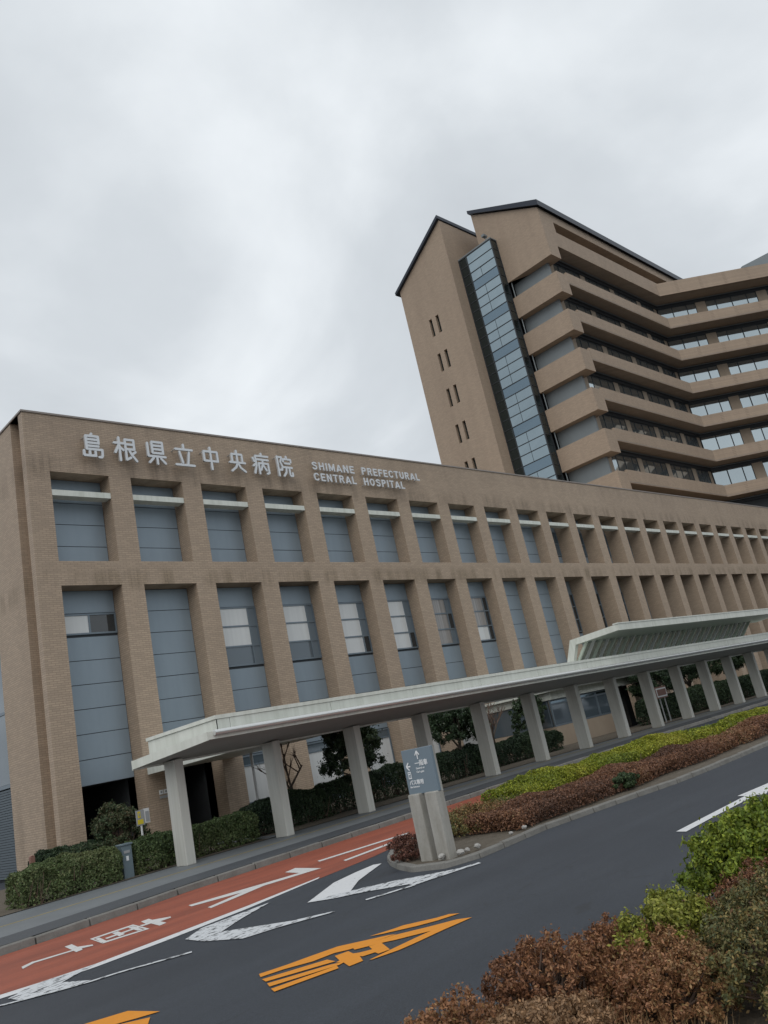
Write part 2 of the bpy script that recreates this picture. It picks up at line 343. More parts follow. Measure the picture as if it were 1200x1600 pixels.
bed = struct(MB().quad((-20,18.45,SW+.012),(31,18.45,SW+.012),(31,26.0,SW+.012),(-20,26.0,SW+.012)).quad((42.05,18.45,SW+.012),(90,18.45,SW+.012),(90,26.0,SW+.012),(42.05,26.0,SW+.012)).quad((31,18.45,SW+.012),(42.05,18.45,SW+.012),(42.05,21.7,SW+.012),(31,21.7,SW+.012)).build('planting_bed', 'ground_soil'))
struct(MB().box(12.85,13.25,18.47,25.9,SW+.014,SW+.03).build('path', 'sidewalk'))
# kerb stones
def kerb_run(name, pts, stone=0.6, h=0.13, wd=0.15, side=1, zb=0.0):
    root = struct(MB().quad(*[(p[0], p[1], -0.01) for p in (pts[0], (pts[0][0]+.01, pts[0][1]), (pts[0][0]+.01, pts[0][1]+.01), (pts[0][0], pts[0][1]+.01))]).build(name, 'kerb_stone'))
    P = [np.array(p, float) for p in pts]; seg = [np.linalg.norm(b-a) for a, b in zip(P[:-1], P[1:])]; L = sum(seg)
    cum = np.concatenate([[0], np.cumsum(seg)])
    at = lambda s: np.array([np.interp(s, cum, [p[0] for p in P]), np.interp(s, cum, [p[1] for p in P])])
    n = max(1, int(L/stone)); st = L/n
    for i in range(n):
        a, b = at(i*st), at((i+1)*st); d = (b-a)/np.linalg.norm(b-a); nn = np.array([-d[1], d[0]])*side
        gg = 0.011; a = a+d*gg; b = b-d*gg
        j = rng.uniform(-.006, .006, 2)
        lo = [(a[0],a[1],zb-.05),(b[0],b[1],zb-.05),tuple(b+nn*wd)+(zb-.05,),tuple(a+nn*wd)+(zb-.05,)]
        c = nn*0.02
        hi = [tuple(a+c)+(zb+h+j[0],),tuple(b+c)+(zb+h+j[1],),tuple(b+nn*wd)+(zb+h+j[1],),tuple(a+nn*wd)+(zb+h+j[0],)]
        o = MB().hexa(lo, hi).build('kerb_stone', 'kerb_stone', root); bevel(o, 0.015, 1)
    return root
kerb_run('pavement_kerb', [(x, kerb_y(x)) for x in np.linspace(2.5, 62, 120)], 0.9, 0.115, 0.15, 1)
ISL = [(46,12.15),(30,12.15),(20,12.15),(14,11.95),(12,11.72),(10.7,11.35),(9.95,10.95),(9.5,10.55),(9.05,10.0),(8.68,9.4),(8.50,8.95),(8.50,8.65),(8.63,8.42),(8.95,8.24),(9.4,8.22),(10.1,8.30),(11.0,8.36),(12.5,8.2),(14.5,7.92),(16.2,7.9),(19,7.98),(30,8.0),(46,8.0)]
kerb_run('island_kerb', ISL, 0.6, 0.085, 0.13, 1)
isl = MB(); cx = np.array(ISL)
ins = [(x + (0.1 if x < 9.3 else 0), y + (-.1 if y > 9.5 else .1)) for x, y in ISL]
struct(MB().poly([(x, y, 0.075) for x, y in ins]).build('island_soil', 'ground_soil'))
struct(MB().quad((-20,-1.5,0.05),(60,-1.5,0.05),(60,3.55,0.05),(-20,3.55,0.05)).build('verge_soil', 'ground_soil'))
kerb_run('verge_kerb', [(0,3.57),(40,3.57)], 0.9, 0.07, 0.1, -1)

# painted markings (outlines on the road, metres)
MARKS = {
'orange_far': [[(5.758,6.855),(5.832,6.75),(6.084,6.506),(6.257,6.387),(6.504,6.29),(6.481,6.417),(6.36,6.482),(6.108,6.724),(5.996,6.751)],[(5.837,6.545),(5.794,6.625),(5.443,6.979),(5.121,7.06),(4.92,7.1),(4.653,7.192),(4.587,7.073),(4.801,7.0),(5.027,6.851),(5.259,6.817),(5.369,6.718),(5.551,6.643)],[(6.364,6.0),(6.298,6.147),(6.067,6.314),(5.796,6.544),(5.408,6.707),(5.368,6.639),(5.588,6.462),(5.664,6.38),(5.939,6.166),(5.706,6.173),(5.397,6.169),(5.127,6.163),(5.139,6.137),(5.394,6.052),(5.58,6.037),(5.97,6.03)],[(5.467,6.544),(5.576,6.482),(5.402,6.182),(5.285,6.213),(5.316,6.291),(5.204,6.339),(5.21,6.387),(5.097,6.215),(4.953,6.239),(5.035,6.413),(5.026,6.512),(5.076,6.517),(5.185,6.716),(5.322,6.679),(5.267,6.545),(5.298,6.485),(5.393,6.414)],[(4.54,6.983),(5.086,6.709),(5.053,6.549),(4.498,6.864)],[(4.46,6.791),(4.965,6.521),(5.06,6.416),(4.976,6.399),(4.403,6.672)],[(4.36,6.592),(4.951,6.409),(4.896,6.317),(4.311,6.474)]],
'orange_near': [[(3.314,7.963),(3.653,7.8),(3.725,7.351),(3.56,7.437),(3.383,7.548)],[(3.427,7.463),(3.605,7.296),(3.414,7.001),(3.235,7.238)],[(3.279,7.882),(3.345,7.649),(3.213,7.484),(3.034,7.698)]],
'white_text_near': [[(6.295,12.688),(6.438,12.712),(6.378,12.493),(6.537,12.227),(6.485,12.112),(6.304,12.104),(6.234,11.793),(6.1,11.75),(6.201,12.195),(6.066,12.199),(6.113,12.379),(6.181,12.311)],[(5.477,12.652),(6.154,12.665),(5.957,11.774),(5.31,11.872),(5.359,12.008),(5.942,11.883),(6.085,12.528),(5.475,12.529),(5.36,11.979),(5.31,11.872)],[(5.483,12.49),(5.547,12.498),(5.41,11.952),(5.338,11.919)],[(5.742,12.496),(5.828,12.49),(5.72,12.043),(5.613,12.001)],[(5.99,12.498),(6.071,12.501),(5.929,11.913),(5.864,11.937)],[(5.523,12.261),(6.072,12.3),(6.039,12.178),(5.496,12.135)],[(5.133,12.71),(5.239,12.714),(5.149,12.312),(5.258,12.073),(5.216,11.957),(5.103,12.066),(5.052,11.928),(4.955,11.909),(5.014,12.163)],[(5.043,12.182),(5.013,12.082),(4.509,12.183),(4.542,12.317)],[(4.353,12.211),(4.551,12.341),(4.509,12.183),(4.298,12.012)]],
'white_text_mid': [[(9.142,12.838),(9.458,12.946),(9.269,11.956),(8.964,12.062)],[(8.993,12.246),(9.219,11.98),(8.209,12.156),(8.243,12.443)],[(7.138,12.737),(7.071,12.526),(7.806,12.222),(8.209,12.156),(8.243,12.443)],[(6.986,11.907),(6.947,11.742),(7.479,11.906),(8.209,12.156),(8.183,12.357)]],
'white_text_far': [[(9.956,12.927),(12.193,12.716),(11.999,12.565),(9.876,12.754)],[(9.811,12.006),(11.205,12.215),(11.021,12.023),(9.736,11.85)]],
'edge_line': [[(3.186,10.774),(3.584,10.762),(3.976,10.67),(4.626,10.584),(5.629,10.701),(6.992,10.872),(8.598,11.167),(8.47,11.057),(6.859,10.66),(5.51,10.453),(4.535,10.385),(3.886,10.439),(3.505,10.534),(3.108,10.516)]],
'chevron': [[(3.532,10.37),(3.893,10.643),(4.617,10.564),(4.289,10.349),(4.054,10.187),(4.178,9.721),(3.829,9.832),(3.542,10.027)],[(5.546,10.078),(5.995,10.431),(7.169,10.526),(6.391,10.097),(5.854,9.73),(6.103,9.211),(6.329,8.75),(5.987,8.789),(5.62,8.896),(5.489,9.544)],[(7.071,9.546),(8.138,10.267),(8.74,10.463),(9.224,10.566),(9.28,10.428),(8.792,10.134),(8.188,9.762),(7.461,9.145),(7.252,9.207)],[(7.071,9.546),(7.422,9.41),(7.733,9.18),(8.047,8.88),(8.284,8.504),(8.575,8.123),(8.868,8.03),(8.804,7.926),(8.466,8.027),(7.763,8.183),(7.814,8.356),(7.71,8.531),(7.508,8.896),(7.244,9.197)]],
'outer_line': [[(3.29,10.192),(3.379,10.168),(3.836,9.849),(4.163,9.687),(4.439,9.609),(5.152,9.247),(5.113,9.181),(4.411,9.544),(4.137,9.622),(3.812,9.791),(3.355,10.099),(3.267,10.124)],[(6.329,8.792),(6.645,8.497),(6.626,8.435),(6.01,8.78)],[(7.139,8.46),(7.797,8.217),(7.75,8.14),(7.106,8.385)]],
'arrow': [[(9.885,5.593),(9.83,5.429),(10.676,5.459),(12.139,5.476),(12.128,5.339)]],
}

def marking(name, polys, m, label, cat='road marking', z=0.0095):
    mb = MB()
    for i, p in enumerate(polys): mb.poly([(x, y, z+0.00015*i) for x, y in p])
    import bmesh
    me = mb.mesh(name, m); bm = bmesh.new(); bm.from_mesh(me); bmesh.ops.triangulate(bm, faces=bm.faces, ngon_method='EAR_CLIP')
    for f in bm.faces:
        if f.normal.z < 0: f.normal_flip()
    bm.to_mesh(me); bm.free()
    return tag(link(name, me), label, cat)
marking('road_lettering', MARKS['orange_far'], 'orange_paint', 'large orange painted character in the middle of the dark road')
marking('road_lettering', MARKS['orange_near'], 'orange_paint', 'orange painted character cut by the bottom edge of the picture')
marking('lane_lettering', MARKS['white_text_near'], 'lane_paint', 'white painted character with boxes and a cross, nearest on the red bus lane')
marking('lane_lettering', MARKS['white_text_mid'], 'lane_paint', 'white painted character with two spread legs, middle of the red bus lane')
marking('lane_lettering', MARKS['white_text_far'], 'lane_paint', 'two thin parallel white strokes on the red bus lane beside the traffic island')
marking('edge_line', MARKS['edge_line'], 'white_paint', 'thin white line along the edge of the red bus lane', z=0.0090)
marking('outer_line', MARKS['outer_line'][:2], 'white_paint_worn', 'thin worn white line bounding the hatched area on the dark road', z=0.0125)
marking('outer_line', MARKS['outer_line'][2:], 'white_paint_worn', 'short worn white dash beside the white wedge in front of the sign island', z=0.0125)
for i, (p, lb) in enumerate(zip(MARKS['chevron'], ['worn white painted wedge nearest the left edge of the road', 'worn white painted wedge in the middle of the hatched area',
        'white painted arrow shape beside the red lane just before the island', 'long white painted wedge running in front of the sign island'])):
    marking('hatching_wedge', [p], 'white_paint_worn' if i < 2 or i == 3 else 'white_paint', lb, z=0.0112+.0002*i)
ar = MARKS['arrow'][0][:1] + MARKS['arrow'][0][1:4] + [(12.13,5.33),(12.6,5.2),(14.3,5.62),(12.25,5.80),(12.16,5.645)]
ar = [(9.885,5.593),(9.83,5.429),(10.676,5.459),(12.13,5.47),(12.12,5.335),(14.4,5.6),(12.22,5.79),(12.15,5.645)]
marking('lane_arrow', [ar], 'white_paint', 'white painted straight arrow on the right lane near the green bush')

# ------------------------------------------------------------------ low hospital block
F = 26.04; X0 = 10.70; X1 = 92.0; PITCH = 3.013; OX = 11.49; OW = 2.16; DEP = 0.75
NB = 26
ZT = 15.3; U0, U1 = 9.86, 13.13; L1 = 9.0
hosp = thing('hospital_building', 'long brown tiled hospital block with two rows of deep recessed bays', 'building', (X0, F, 0))
bays = [(OX+i*PITCH, OX+i*PITCH+OW) for i in range(NB)]
mb = MB(); xs = [X0] + [v for b in bays for v in b] + [X1]
zs = [-0.05, L1, U0, U1, ZT]
wall_grid(mb, xs, zs, lambda i, k: i % 2 == 1 and k in (0, 2), lambda x, d, z: (x, F+d, z), 1.25)
# side wall with a vertical groove and an opening for the shutter
ys = [F, F+.34, F+1.08, 29.75, 33.5, 48]
def side(y, d, z): return (X0+d, y, z)
wall_grid(mb, ys, [-0.05, 8.2, ZT], lambda i, k: (i == 1) or (i == 3 and k == 0), side, 0.3)
mb.quad((X0+.3,F+.34,-.05),(X0+.3,F+1.08,-.05),(X0+.3,F+1.08,ZT),(X0+.3,F+.34,ZT))
mb.quad((X0,F,ZT),(X1,F,ZT),(X1,48,ZT),(X0,48,ZT)); mb.quad((X1,F,0),(X1,48,0),(X1,48,ZT),(X1,F,ZT)); mb.quad((X0,48,0),(X1,48,0),(X1,48,ZT),(X0,48,ZT))
mb.build('wall', 'tile', hosp, recalc=False)
cp = MB(); cp.box(X0-.04, X1, F-.04, F+.35, ZT+.002, ZT+.07); cp.box(X0-.04, X0+.35, F+.352, 48, ZT+.002, ZT+.07); cp.build('coping', 'coping', hosp)
PYS = [F+DEP if i < 10 else F+1.12 for i in range(NB)]; PY = PYS[0]
# backing behind the panels so that the joints are deep and dark; openings for the void bays
bk = MB()
for i, (a, b) in enumerate(bays):
    PY = PYS[i]
    bk.quad((a,PY+.0,U0),(b,PY+.0,U0),(b,PY+.0,U1),(a,PY+.0,U1))
    bk.quad((a,PY+.0,(2.49 if i < 2 else -.05)),(b,PY+.0,(2.49 if i < 2 else -.05)),(b,PY+.0,L1),(a,PY+.0,L1))
bk.build('joint_backing', 'panel_joint', hosp, recalc=False)
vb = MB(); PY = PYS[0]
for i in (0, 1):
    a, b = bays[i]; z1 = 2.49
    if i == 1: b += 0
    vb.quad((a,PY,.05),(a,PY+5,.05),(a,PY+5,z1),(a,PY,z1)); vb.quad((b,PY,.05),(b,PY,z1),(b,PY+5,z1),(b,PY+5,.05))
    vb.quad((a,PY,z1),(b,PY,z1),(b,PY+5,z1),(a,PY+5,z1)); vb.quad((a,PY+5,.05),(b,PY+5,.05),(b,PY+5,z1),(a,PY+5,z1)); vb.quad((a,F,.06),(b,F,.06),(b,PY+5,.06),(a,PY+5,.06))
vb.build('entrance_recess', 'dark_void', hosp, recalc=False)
GRID = lambda k: 2.49 + 0.8125*k
def panel(a, b, z0, z1, m='panel'):
    MBp = MB().box(a+.02, b-.02, PY-.03+rng.uniform(-.004,.004), PY-.004, z0+.012, z1-.012)
    return MBp.build('panel', m, hosp)
def bar_frame(a, b, z0, z1, rows, cols, fw=0.06, y0=None, mt='window_frame', dp=.07):
    y0 = PY-.075 if y0 is None else y0
    mbf = MB()
    mbf.box(a, a+fw, y0, y0+dp, z0, z1); mbf.box(b-fw, b, y0, y0+dp, z0, z1)
    mbf.box(a+fw, b-fw, y0, y0+dp, z1-fw, z1); mbf.box(a+fw, b-fw, y0, y0+dp, z0, z0+fw)
    for z in rows: mbf.box(a+fw, b-fw, y0+.003, y0+dp-.003, z-fw/2, z+fw/2)
    return mbf
def window(a, b, z0, z1, rows, cols, mats, parent=None, fw=0.06):
    """frame with mullions; panes are its sub-parts"""
    par = parent or hosp
    fm = bar_frame(a, b, z0, z1, rows, cols, fw)
    y0 = PY-.075
    for c in cols: fm.box(c-fw/2, c+fw/2, y0+.006, y0+.06, z0+fw, z1-fw)
    fr = fm.build('window', 'window_frame', par)
    cs = [a+fw] + [v for c in cols for v in (c-fw/2, c+fw/2)] + [b-fw]
    rs = [z0+fw] + [v for r in rows for v in (r-fw/2, r+fw/2)] + [z1-fw]
    k = 0
    for ri in range(0, len(rs), 2):
        for ci in range(0, len(cs), 2):
            mm = mats[k % len(mats)]; k += 1
            ti = rng.uniform(-.006, .006)
            yy = y0+.035
            mbp = MB().hexa([(cs[ci],yy,rs[ri]),(cs[ci+1],yy+ti,rs[ri]),(cs[ci+1],yy+.012+ti,rs[ri]),(cs[ci],yy+.012,rs[ri])],
                            [(cs[ci],yy,rs[ri+1]),(cs[ci+1],yy+ti,rs[ri+1]),(cs[ci+1],yy+.012+ti,rs[ri+1]),(cs[ci],yy+.012,rs[ri+1])])
            mbp.build('pane', mm, fr)
    return fr
barm = MB().box(0, OW-.01, 0, .42, 0, .21).mesh('sunshade', 'canopy_white')
for i, (a, b) in enumerate(bays):
    PY = PYS[i]
    link('sunshade', barm, hosp, (a+.005, F+.02, 12.25))
    if i < 10 or i > 23:
        for z0, z1 in ((U0, 10.615), (10.615, 11.43), (11.43, 12.24), (12.24, U1)): panel(a, b, z0, z1)
    else:
        panel(a, b, U0, 10.615)
        window(a+.02, b-.02, 10.63, 12.24, [11.43], [a+1.1], ['dark_glass', 'blue_glass'])
        panel(a, b, 12.24, U1)
    # lower row
    if i == 0:
        panel(a, b, 8.19, L1)
        window(a+.02, b-.02, 7.44, 8.17, [], [a+1.15], ['blind', 'dark_glass'])
        for k in range(6): panel(a, b, GRID(k), GRID(k+1))
    elif i in (1, 8, 9, 14, 15, 16, 17):
        for k in range(8): panel(a, b, GRID(k), GRID(k+1))
    elif 2 <= i <= 7 or 10 <= i <= 13:
        panel(a, b, 8.19, L1)
        mts = ['blind', 'window_frame']
        pm = {2: ['blue_glass', 'window_frame', 'blind', 'window_frame', 'blind', 'window_frame'], 3: ['blue_glass', 'window_frame', 'blind', 'window_frame', 'blind', 'window_frame'],
              6: ['curtain', 'window_frame', 'curtain', 'dark_glass', 'curtain', 'window_frame'], 7: ['blind', 'dark_glass', 'curtain', 'dark_glass', 'curtain', 'dark_glass']}.get(i, ['blind', 'dark_glass', 'blind', 'window_frame', 'blind', 'window_frame'] if i < 8 else ['curtain', 'dark_glass'])
        window(a+.02, b-.02, 5.82, 8.18, [6.60, 7.40], [b-.42], pm)
        for k in range(4): panel(a, b, GRID(k), GRID(k+1))
    else:
        window(a+.02, b-.02, 2.5, 8.98, [4.1, 5.72, 7.35], [a+1.08], ['dark_glass', 'blue_glass', 'dark_glass', 'dark_glass'])
    if i >= 2:   # ground floor windows behind the hedge
        panel(a, b, 0.1, 0.72)
        window(a+.02, b-.02, 0.74, 2.47, [2.1], [], ['blind', 'blue_glass'])
PY = PYS[0]
# shutter and glazing in the side wall
sh = MB()
for k in range(34): sh.box(X0+.16, X0+.2, 29.78, 33.47, .1+k*.085, .1+k*.085+.07)
so_ = sh.build('shutter', 'shutter', hosp); so_['kind'] = 'stuff'
fr = MB(); fr.box(X0+.12, X0+.2, 29.76, 29.86, 3.02, 8.19); fr.box(X0+.12, X0+.2, 29.862, 33.48, 3.02, 3.14); fr.box(X0+.12, X0+.2, 29.862, 33.48, 5.5, 5.6)
wf = fr.build('window', 'window_frame', hosp)
MB().box(X0+.15, X0+.17, 29.87, 33.46, 3.15, 5.49).build('pane', 'blue_glass', wf); MB().box(X0+.15, X0+.17, 29.87, 33.46, 5.61, 8.17).build('pane', 'blue_glass', wf)
MB().quad((X0+.29,29.75,0),(X0+.29,33.5,0),(X0+.29,33.5,8.2),(X0+.29,29.75,8.2)).build('shutter_backing', 'dark_void', hosp, recalc=False)

# wall lettering
sg = thing('wall_sign', 'large pale metal Japanese characters standing off the brown wall', 'sign', (12.59, F-.3, 13.6))
CH = [('島',12.59,13.42),('根',13.80,14.76),('県',15.10,15.97),('立',16.31,17.23),('中',17.58,18.40),('央',18.84,19.69),('病',20.01,20.92),('院',21.27,22.17)]
KANJI = {
'島': [[(50,101),(46,92)],[(20,91),(82,91),(82,62)],[(20,91),(20,36)],[(20,77),(80,77)],[(20,63),(82,63)],[(20,49.5),(80,49.5)],[(20,36),(98,36),(97,12),(92,5),(80,5)],[(6,28),(6,9),(63,9)],[(63,28),(63,9)],[(35,34),(35,9)]],
'根': [[(2,75),(44,75)],[(24,99),(24,1)],[(23,70),(4,34)],[(27,58),(40,46)],[(52,93),(91,93),(91,52)],[(52,73),(91,73)],[(52,52),(91,52)],[(52,93),(52,6),(72,16)],[(95,42),(78,30)],[(66,50),(78,28),(98,3)]],
'県': [[(32,97),(88,97),(88,48)],[(32,97),(32,48)],[(32,81),(88,81)],[(32,65),(88,65)],[(32,48),(88,48)],[(9,90),(9,33),(99,33)],[(54,33),(54,1)],[(34,25),(12,5)],[(74,25),(96,5)]],
'立': [[(50,100),(50,80)],[(6,78),(94,78)],[(26,66),(38,18)],[(76,66),(64,9)],[(2,7),(98,7)]],
'中': [[(50,101),(50,0)],[(8,82),(92,82),(92,38)],[(8,82),(8,38),(92,38)]],
'央': [[(50,101),(50,44)],[(18,84),(82,84),(82,45)],[(18,84),(18,45)],[(2,44),(98,44)],[(50,44),(38,22),(8,3)],[(52,42),(66,20),(95,3)]],
'病': [[(58,101),(58,90)],[(20,88),(98,88)],[(20,88),(20,42),(6,3)],[(3,76),(10,60)],[(1,38),(18,50)],[(30,71),(98,71)],[(63,71),(60,46),(46,20)],[(36,52),(36,2)],[(36,53),(95,53),(95,8),(82,4)],[(64,44),(80,20)]],
'院': [[(8,97),(8,1)],[(8,95),(37,95),(26,70),(36,48),(30,31),(16,31)],[(70,101),(70,88)],[(46,74),(46,87),(97,87),(97,74)],[(56,66),(88,66)],[(42,46),(99,46)],[(62,46),(57,20),(40,2)],[(81,46),(81,10),(86,4),(99,6),(99,20)]]}
EL = [(33+24*math.cos(t*math.pi/8), 50+40.5*math.sin(t*math.pi/8)) for t in range(17)]
LATIN = {'S': (60, [[(52,74),(44,87),(30,90.5),(15,87),(9,74),(14,61),(30,53),(46,46),(51,31),(46,14),(30,9.5),(14,13),(8,27)]]), 'H': (60, [[(9,0),(9,100)],[(51,0),(51,100)],[(9,51),(51,51)]]),
'I': (19, [[(9.5,0),(9.5,100)]]), 'M': (72, [[(9,0),(9,100)],[(63,0),(63,100)],[(9,92),(36,12)],[(63,92),(36,12)]]), 'A': (66, [[(6,0),(33,93)],[(60,0),(33,93)],[(15,27),(51,27)]]),
'N': (60, [[(9,0),(9,100)],[(51,0),(51,100)],[(9,94),(51,6)]]), 'E': (54, [[(9,0),(9,100)],[(9,90.5),(53,90.5)],[(9,51),(48,51)],[(9,9.5),(54,9.5)]]),
'P': (57, [[(9,0),(9,100)],[(9,90.5),(36,90.5),(47,83),(47,62),(36,53),(9,53)]]), 'R': (60, [[(9,0),(9,100)],[(9,90.5),(36,90.5),(47,83),(47,62),(36,53),(9,53)],[(32,52),(53,0)]]),
'F': (52, [[(9,0),(9,100)],[(9,90.5),(52,90.5)],[(9,50),(47,50)]]), 'C': (62, [[(54,70),(46,86),(32,90.5),(16,85),(9,68),(9,32),(16,15),(32,9.5),(46,14),(54,30)]]), 'T': (56, [[(28,0),(28,100)],[(0,90.5),(56,90.5)]]),
'U': (60, [[(9,100),(9,30),(16,14),(30,9.5),(44,14),(51,30),(51,100)]]), 'L': (50, [[(9,0),(9,100)],[(9,9.5),(50,9.5)]]), 'O': (66, [EL])}
def stroke_glyph(strokes, wt, xa, sx, za, sy, yf, th, round_end):
    """solid letter made of thick strokes; every segment a hair behind the last so that no faces coincide"""
    mb = MB(); k = 0
    for pl in strokes:
        P = [np.array((p[0]*sx, p[1]*sy)) for p in pl]; h = wt*sy/2
        for i in range(len(P)-1):
            a, b = P[i], P[i+1]; d = (b-a)/np.linalg.norm(b-a); an = math.atan2(d[1], d[0]); pts = []
            for e, base, on in ((b, an-math.pi/2, round_end or i < len(P)-2), (a, an+math.pi/2, round_end or i > 0)):
                if on: pts += [e+h*np.array((math.cos(base+q*math.pi/6), math.sin(base+q*math.pi/6))) for q in range(7)]
                else: pts += [e+h*np.array((math.cos(base), math.sin(base))), e-h*np.array((math.cos(base), math.sin(base)))]
            y = yf+k*.0009; k += 1
            mb.prism([(xa+p[0], y, za+p[1]) for p in pts], (0, th-.0018*k, 0))
    return mb
def stud(par, x, z, y): MB().tube((x, y, z), (x, F+.01, z), .018, k=6).build('stud', 'sign_grey', par)
for ch, a, b in CH:
    o = stroke_glyph(KANJI[ch], 10.2, a+.04, (b-a-.08)/100, 13.66, .0093, F-.32, .09, True).build('character', 'letter', sg)
    sp = KANJI[ch][1][0]; stud(o, a+.04+sp[0]*(b-a-.08)/100, 13.66+sp[1]*.0093, F-.24)
def word_sign(word, xa, xb, za, zb, label):
    root = thing('wall_lettering', label, 'sign', (xa, F-.25, za), 'English lettering on the wall')
    ws = [LATIN[c][0] for c in word]; gap = 17; sx = (xb-xa)/(sum(ws)+gap*(len(word)-1)); x = xa
    for c, wd in zip(word, ws):
        o = stroke_glyph(LATIN[c][1], 18.5, x, sx, za, (zb-za)/100, F-.24, .06, False).build('letter', 'letter', root)
        p = LATIN[c][1][0][0]; stud(o, x+p[0]*sx, za+max(p[1], 12)*(zb-za)/100*.8, F-.19)
        x += (wd+gap)*sx
word_sign('SHIMANE', 23.38, 25.96, 14.17, 14.55, 'pale metal word SHIMANE, upper left of the English lettering')
word_sign('PREFECTURAL', 26.46, 30.50, 14.17, 14.55, 'pale metal word PREFECTURAL, upper right of the English lettering')
word_sign('CENTRAL', 23.38, 25.96, 13.63, 14.01, 'pale metal word CENTRAL, lower left of the English lettering')
word_sign('HOSPITAL', 26.46, 29.25, 13.63, 14.01, 'pale metal word HOSPITAL, lower right of the English lettering')

# ------------------------------------------------------------------ ward tower
DZ = -0.336
tow = thing('ward_tower', 'tall brown tiled ward tower with banded balconies and glass stair shaft', 'building', (68.03, 34.03, 0))
XA, XB, XC = 65.3, 66.9, 68.03
YC, YG, YB, YE = 34.03, 39.6, 44.22, 51.8
FH = 4.3
# rear half with its own mono-pitch roof and paired slit windows
mb = MB()
wy = [YB, 47.38, 47.80, 48.38, 48.80, YE]
wz = [0]
for k in range(9, -1, -1): wz += [43.0+DZ-4.22*k, 45.1+DZ-4.22*k]
wz.append(50.0)
wall_grid(mb, wy, wz, lambda i, k: i in (1, 3) and k % 2 == 1, lambda y, d, z: (XA+d, y, z), 0.35)
mb.poly([(XA,YB,50.0),(XA,YE,50.0),(XA,YE,50.1),(XA,YB,54.75)])
mb.quad((XA,YB,0),(XB+6,YB,0),(XB+6,YB,54.75),(XA,YB,54.75))
mb.quad((XA,YE,0),(120,YE,0),(120,YE,50.1),(XA,YE,50.1)); mb.quad((XB+6,YB,48),(120,YB,48),(120,YB,54.75),(XB+6,YB,54.75)); mb.quad((120,YB,0),(120,YE,0),(120,YE,50.1),(120,YB,54.75))
mb.build('gable_wall', 'tower_tile', tow, recalc=False)
sl = MB()
for k in range(6):
    for (a, b) in ((47.38,47.80),(48.38,48.80)):
        z = 43.0+DZ-4.22*k
        fr = MB().box(XA+.28, XA+.34, a, b, z, z+.07).box(XA+.28, XA+.34, a, b, z+1.0, z+1.06).build('slit_window', 'mullion', tow)
        MB().box(XA+.3, XA+.33, a+.002, b-.002, z+.072, z+.998).build('pane', 'smoke_glass', fr); MB().box(XA+.3, XA+.33, a+.002, b-.002, z+1.062, z+2.1).build('pane', 'smoke_glass', fr)
rf = MB(); rf.prism([(XA-.35,YB-.12,54.85),(XA-.35,YE+.45,49.85),(XA-.35,YE+.45,50.2),(XA-.35,YB-.12,55.25)], (55,0,0)); rf.build('roof', 'roof_metal', tow)
# glass stair shaft
ZS = 49.88
core = MB().box(XB+.12, XC+.3, YG+.12, YB-.02, 0, ZS-.05).build('shaft_core', 'mullion', tow)
mull = MB()
rows = [ZS-1.072*k for k in range(0, 34)]
ycols = [YG+.0, 41.66, 43.1, YB-.01]
for z in rows: mull.box(XB+.02, XB+.11, YG+.06, YB-.02, z-.04, z+.04)
for y in (YG+.08, 43.1, YB-.06): mull.box(XB+.025, XB+.1, y-.05, y+.05, ZS-34, ZS+.03)
for z in rows: mull.box(XB+.115, XC-.005, YG+.02, YG+.11, z-.04, z+.04)
mull.box(XB+.01, XB+.12, YG, YG+.058, ZS-34, ZS+.06); mull.box(XC-.1, XC-.003, YG+.015, YG+.1, ZS-34, ZS+.03)
mull.build('shaft_mullions', 'mullion', tow)
for i in range(30):
    z1, z0 = rows[i]-.04, rows[i+1]+.04
    sp = (i % 4 == 3)
    tl = rng.uniform(-.012, .012)
    def pane(y0, y1, m):
        MB().hexa([(XB+.06+tl,y0,z0),(XB+.08+tl,y0,z0),(XB+.08,y1,z0),(XB+.06,y1,z0)],[(XB+.06,y0,z1),(XB+.08,y0,z1),(XB+.08+tl,y1,z1),(XB+.06+tl,y1,z1)]).build('glass_pane', m, tow)
    if sp or i < 2: pane(YG+.14, 43.04, 'spandrel_glass' if sp else 'mirror_glass')
    else: pane(YG+.14, 41.64, 'mirror_glass'); pane(41.69, 43.04, 'mirror_glass')
    pane(43.16, YB-.12, 'smoke_glass')
    MB().box(XB+.13, XC-.11, YG+.06, YG+.08, z0, z1).build('glass_pane', 'smoke_glass', tow)
MB().box(XB+.0, XC-.002, YG-.02, YB-.03, ZS+.07, ZS+.2).build('shaft_cap', 'grey_metal', tow)
cmr = MB().tube((XB+.2,YG+.6,ZS+.2),(XB+.2,YG+.6,ZS+.75),.06,k=6).box(XB-.25,XB+.35,YG+.45,YG+.8,ZS+.6,ZS+.85); cmr.build('roof_lamp', 'grey_metal', tow)
# front half: gable end (faces -x) and long front (faces -y)
TOPB = 44.78                                  # underside of the top mass at the end
YT = 41.8
mb = MB()
mb.poly([(XC,YC,TOPB),(XC,YC,50.4),(XC,YT,54.7),(XC,YT,49),(XC,YG,49),(XC,YG,TOPB)])
mb.quad((XC,YT,40),(XC+50,YT,40),(XC+50,YT,54.7),(XC,YT,54.7)); mb.quad((XC,YG,TOPB),(XC,YT,TOPB),(XC,YT,49),(XC,YG,49))
ab = 46.35                                    # underside of the attic wall along the front
wall_grid(mb, [XC, 69.9, 70.5, 95.7, 118], [TOPB, ab, 48.17, 49.42, 50.42], lambda i, k: (i == 2 and k == 2) or (i > 0 and k == 0 and False), lambda x, d, z: (x, YC+d, z), 1.1) if False else None
wall_grid(mb, [XC, 69.9, 70.5, 95.7, 118], [ab, 48.17, 49.42, 50.42], lambda i, k: i == 2 and k == 1, lambda x, d, z: (x, YC+d, z), 1.1)
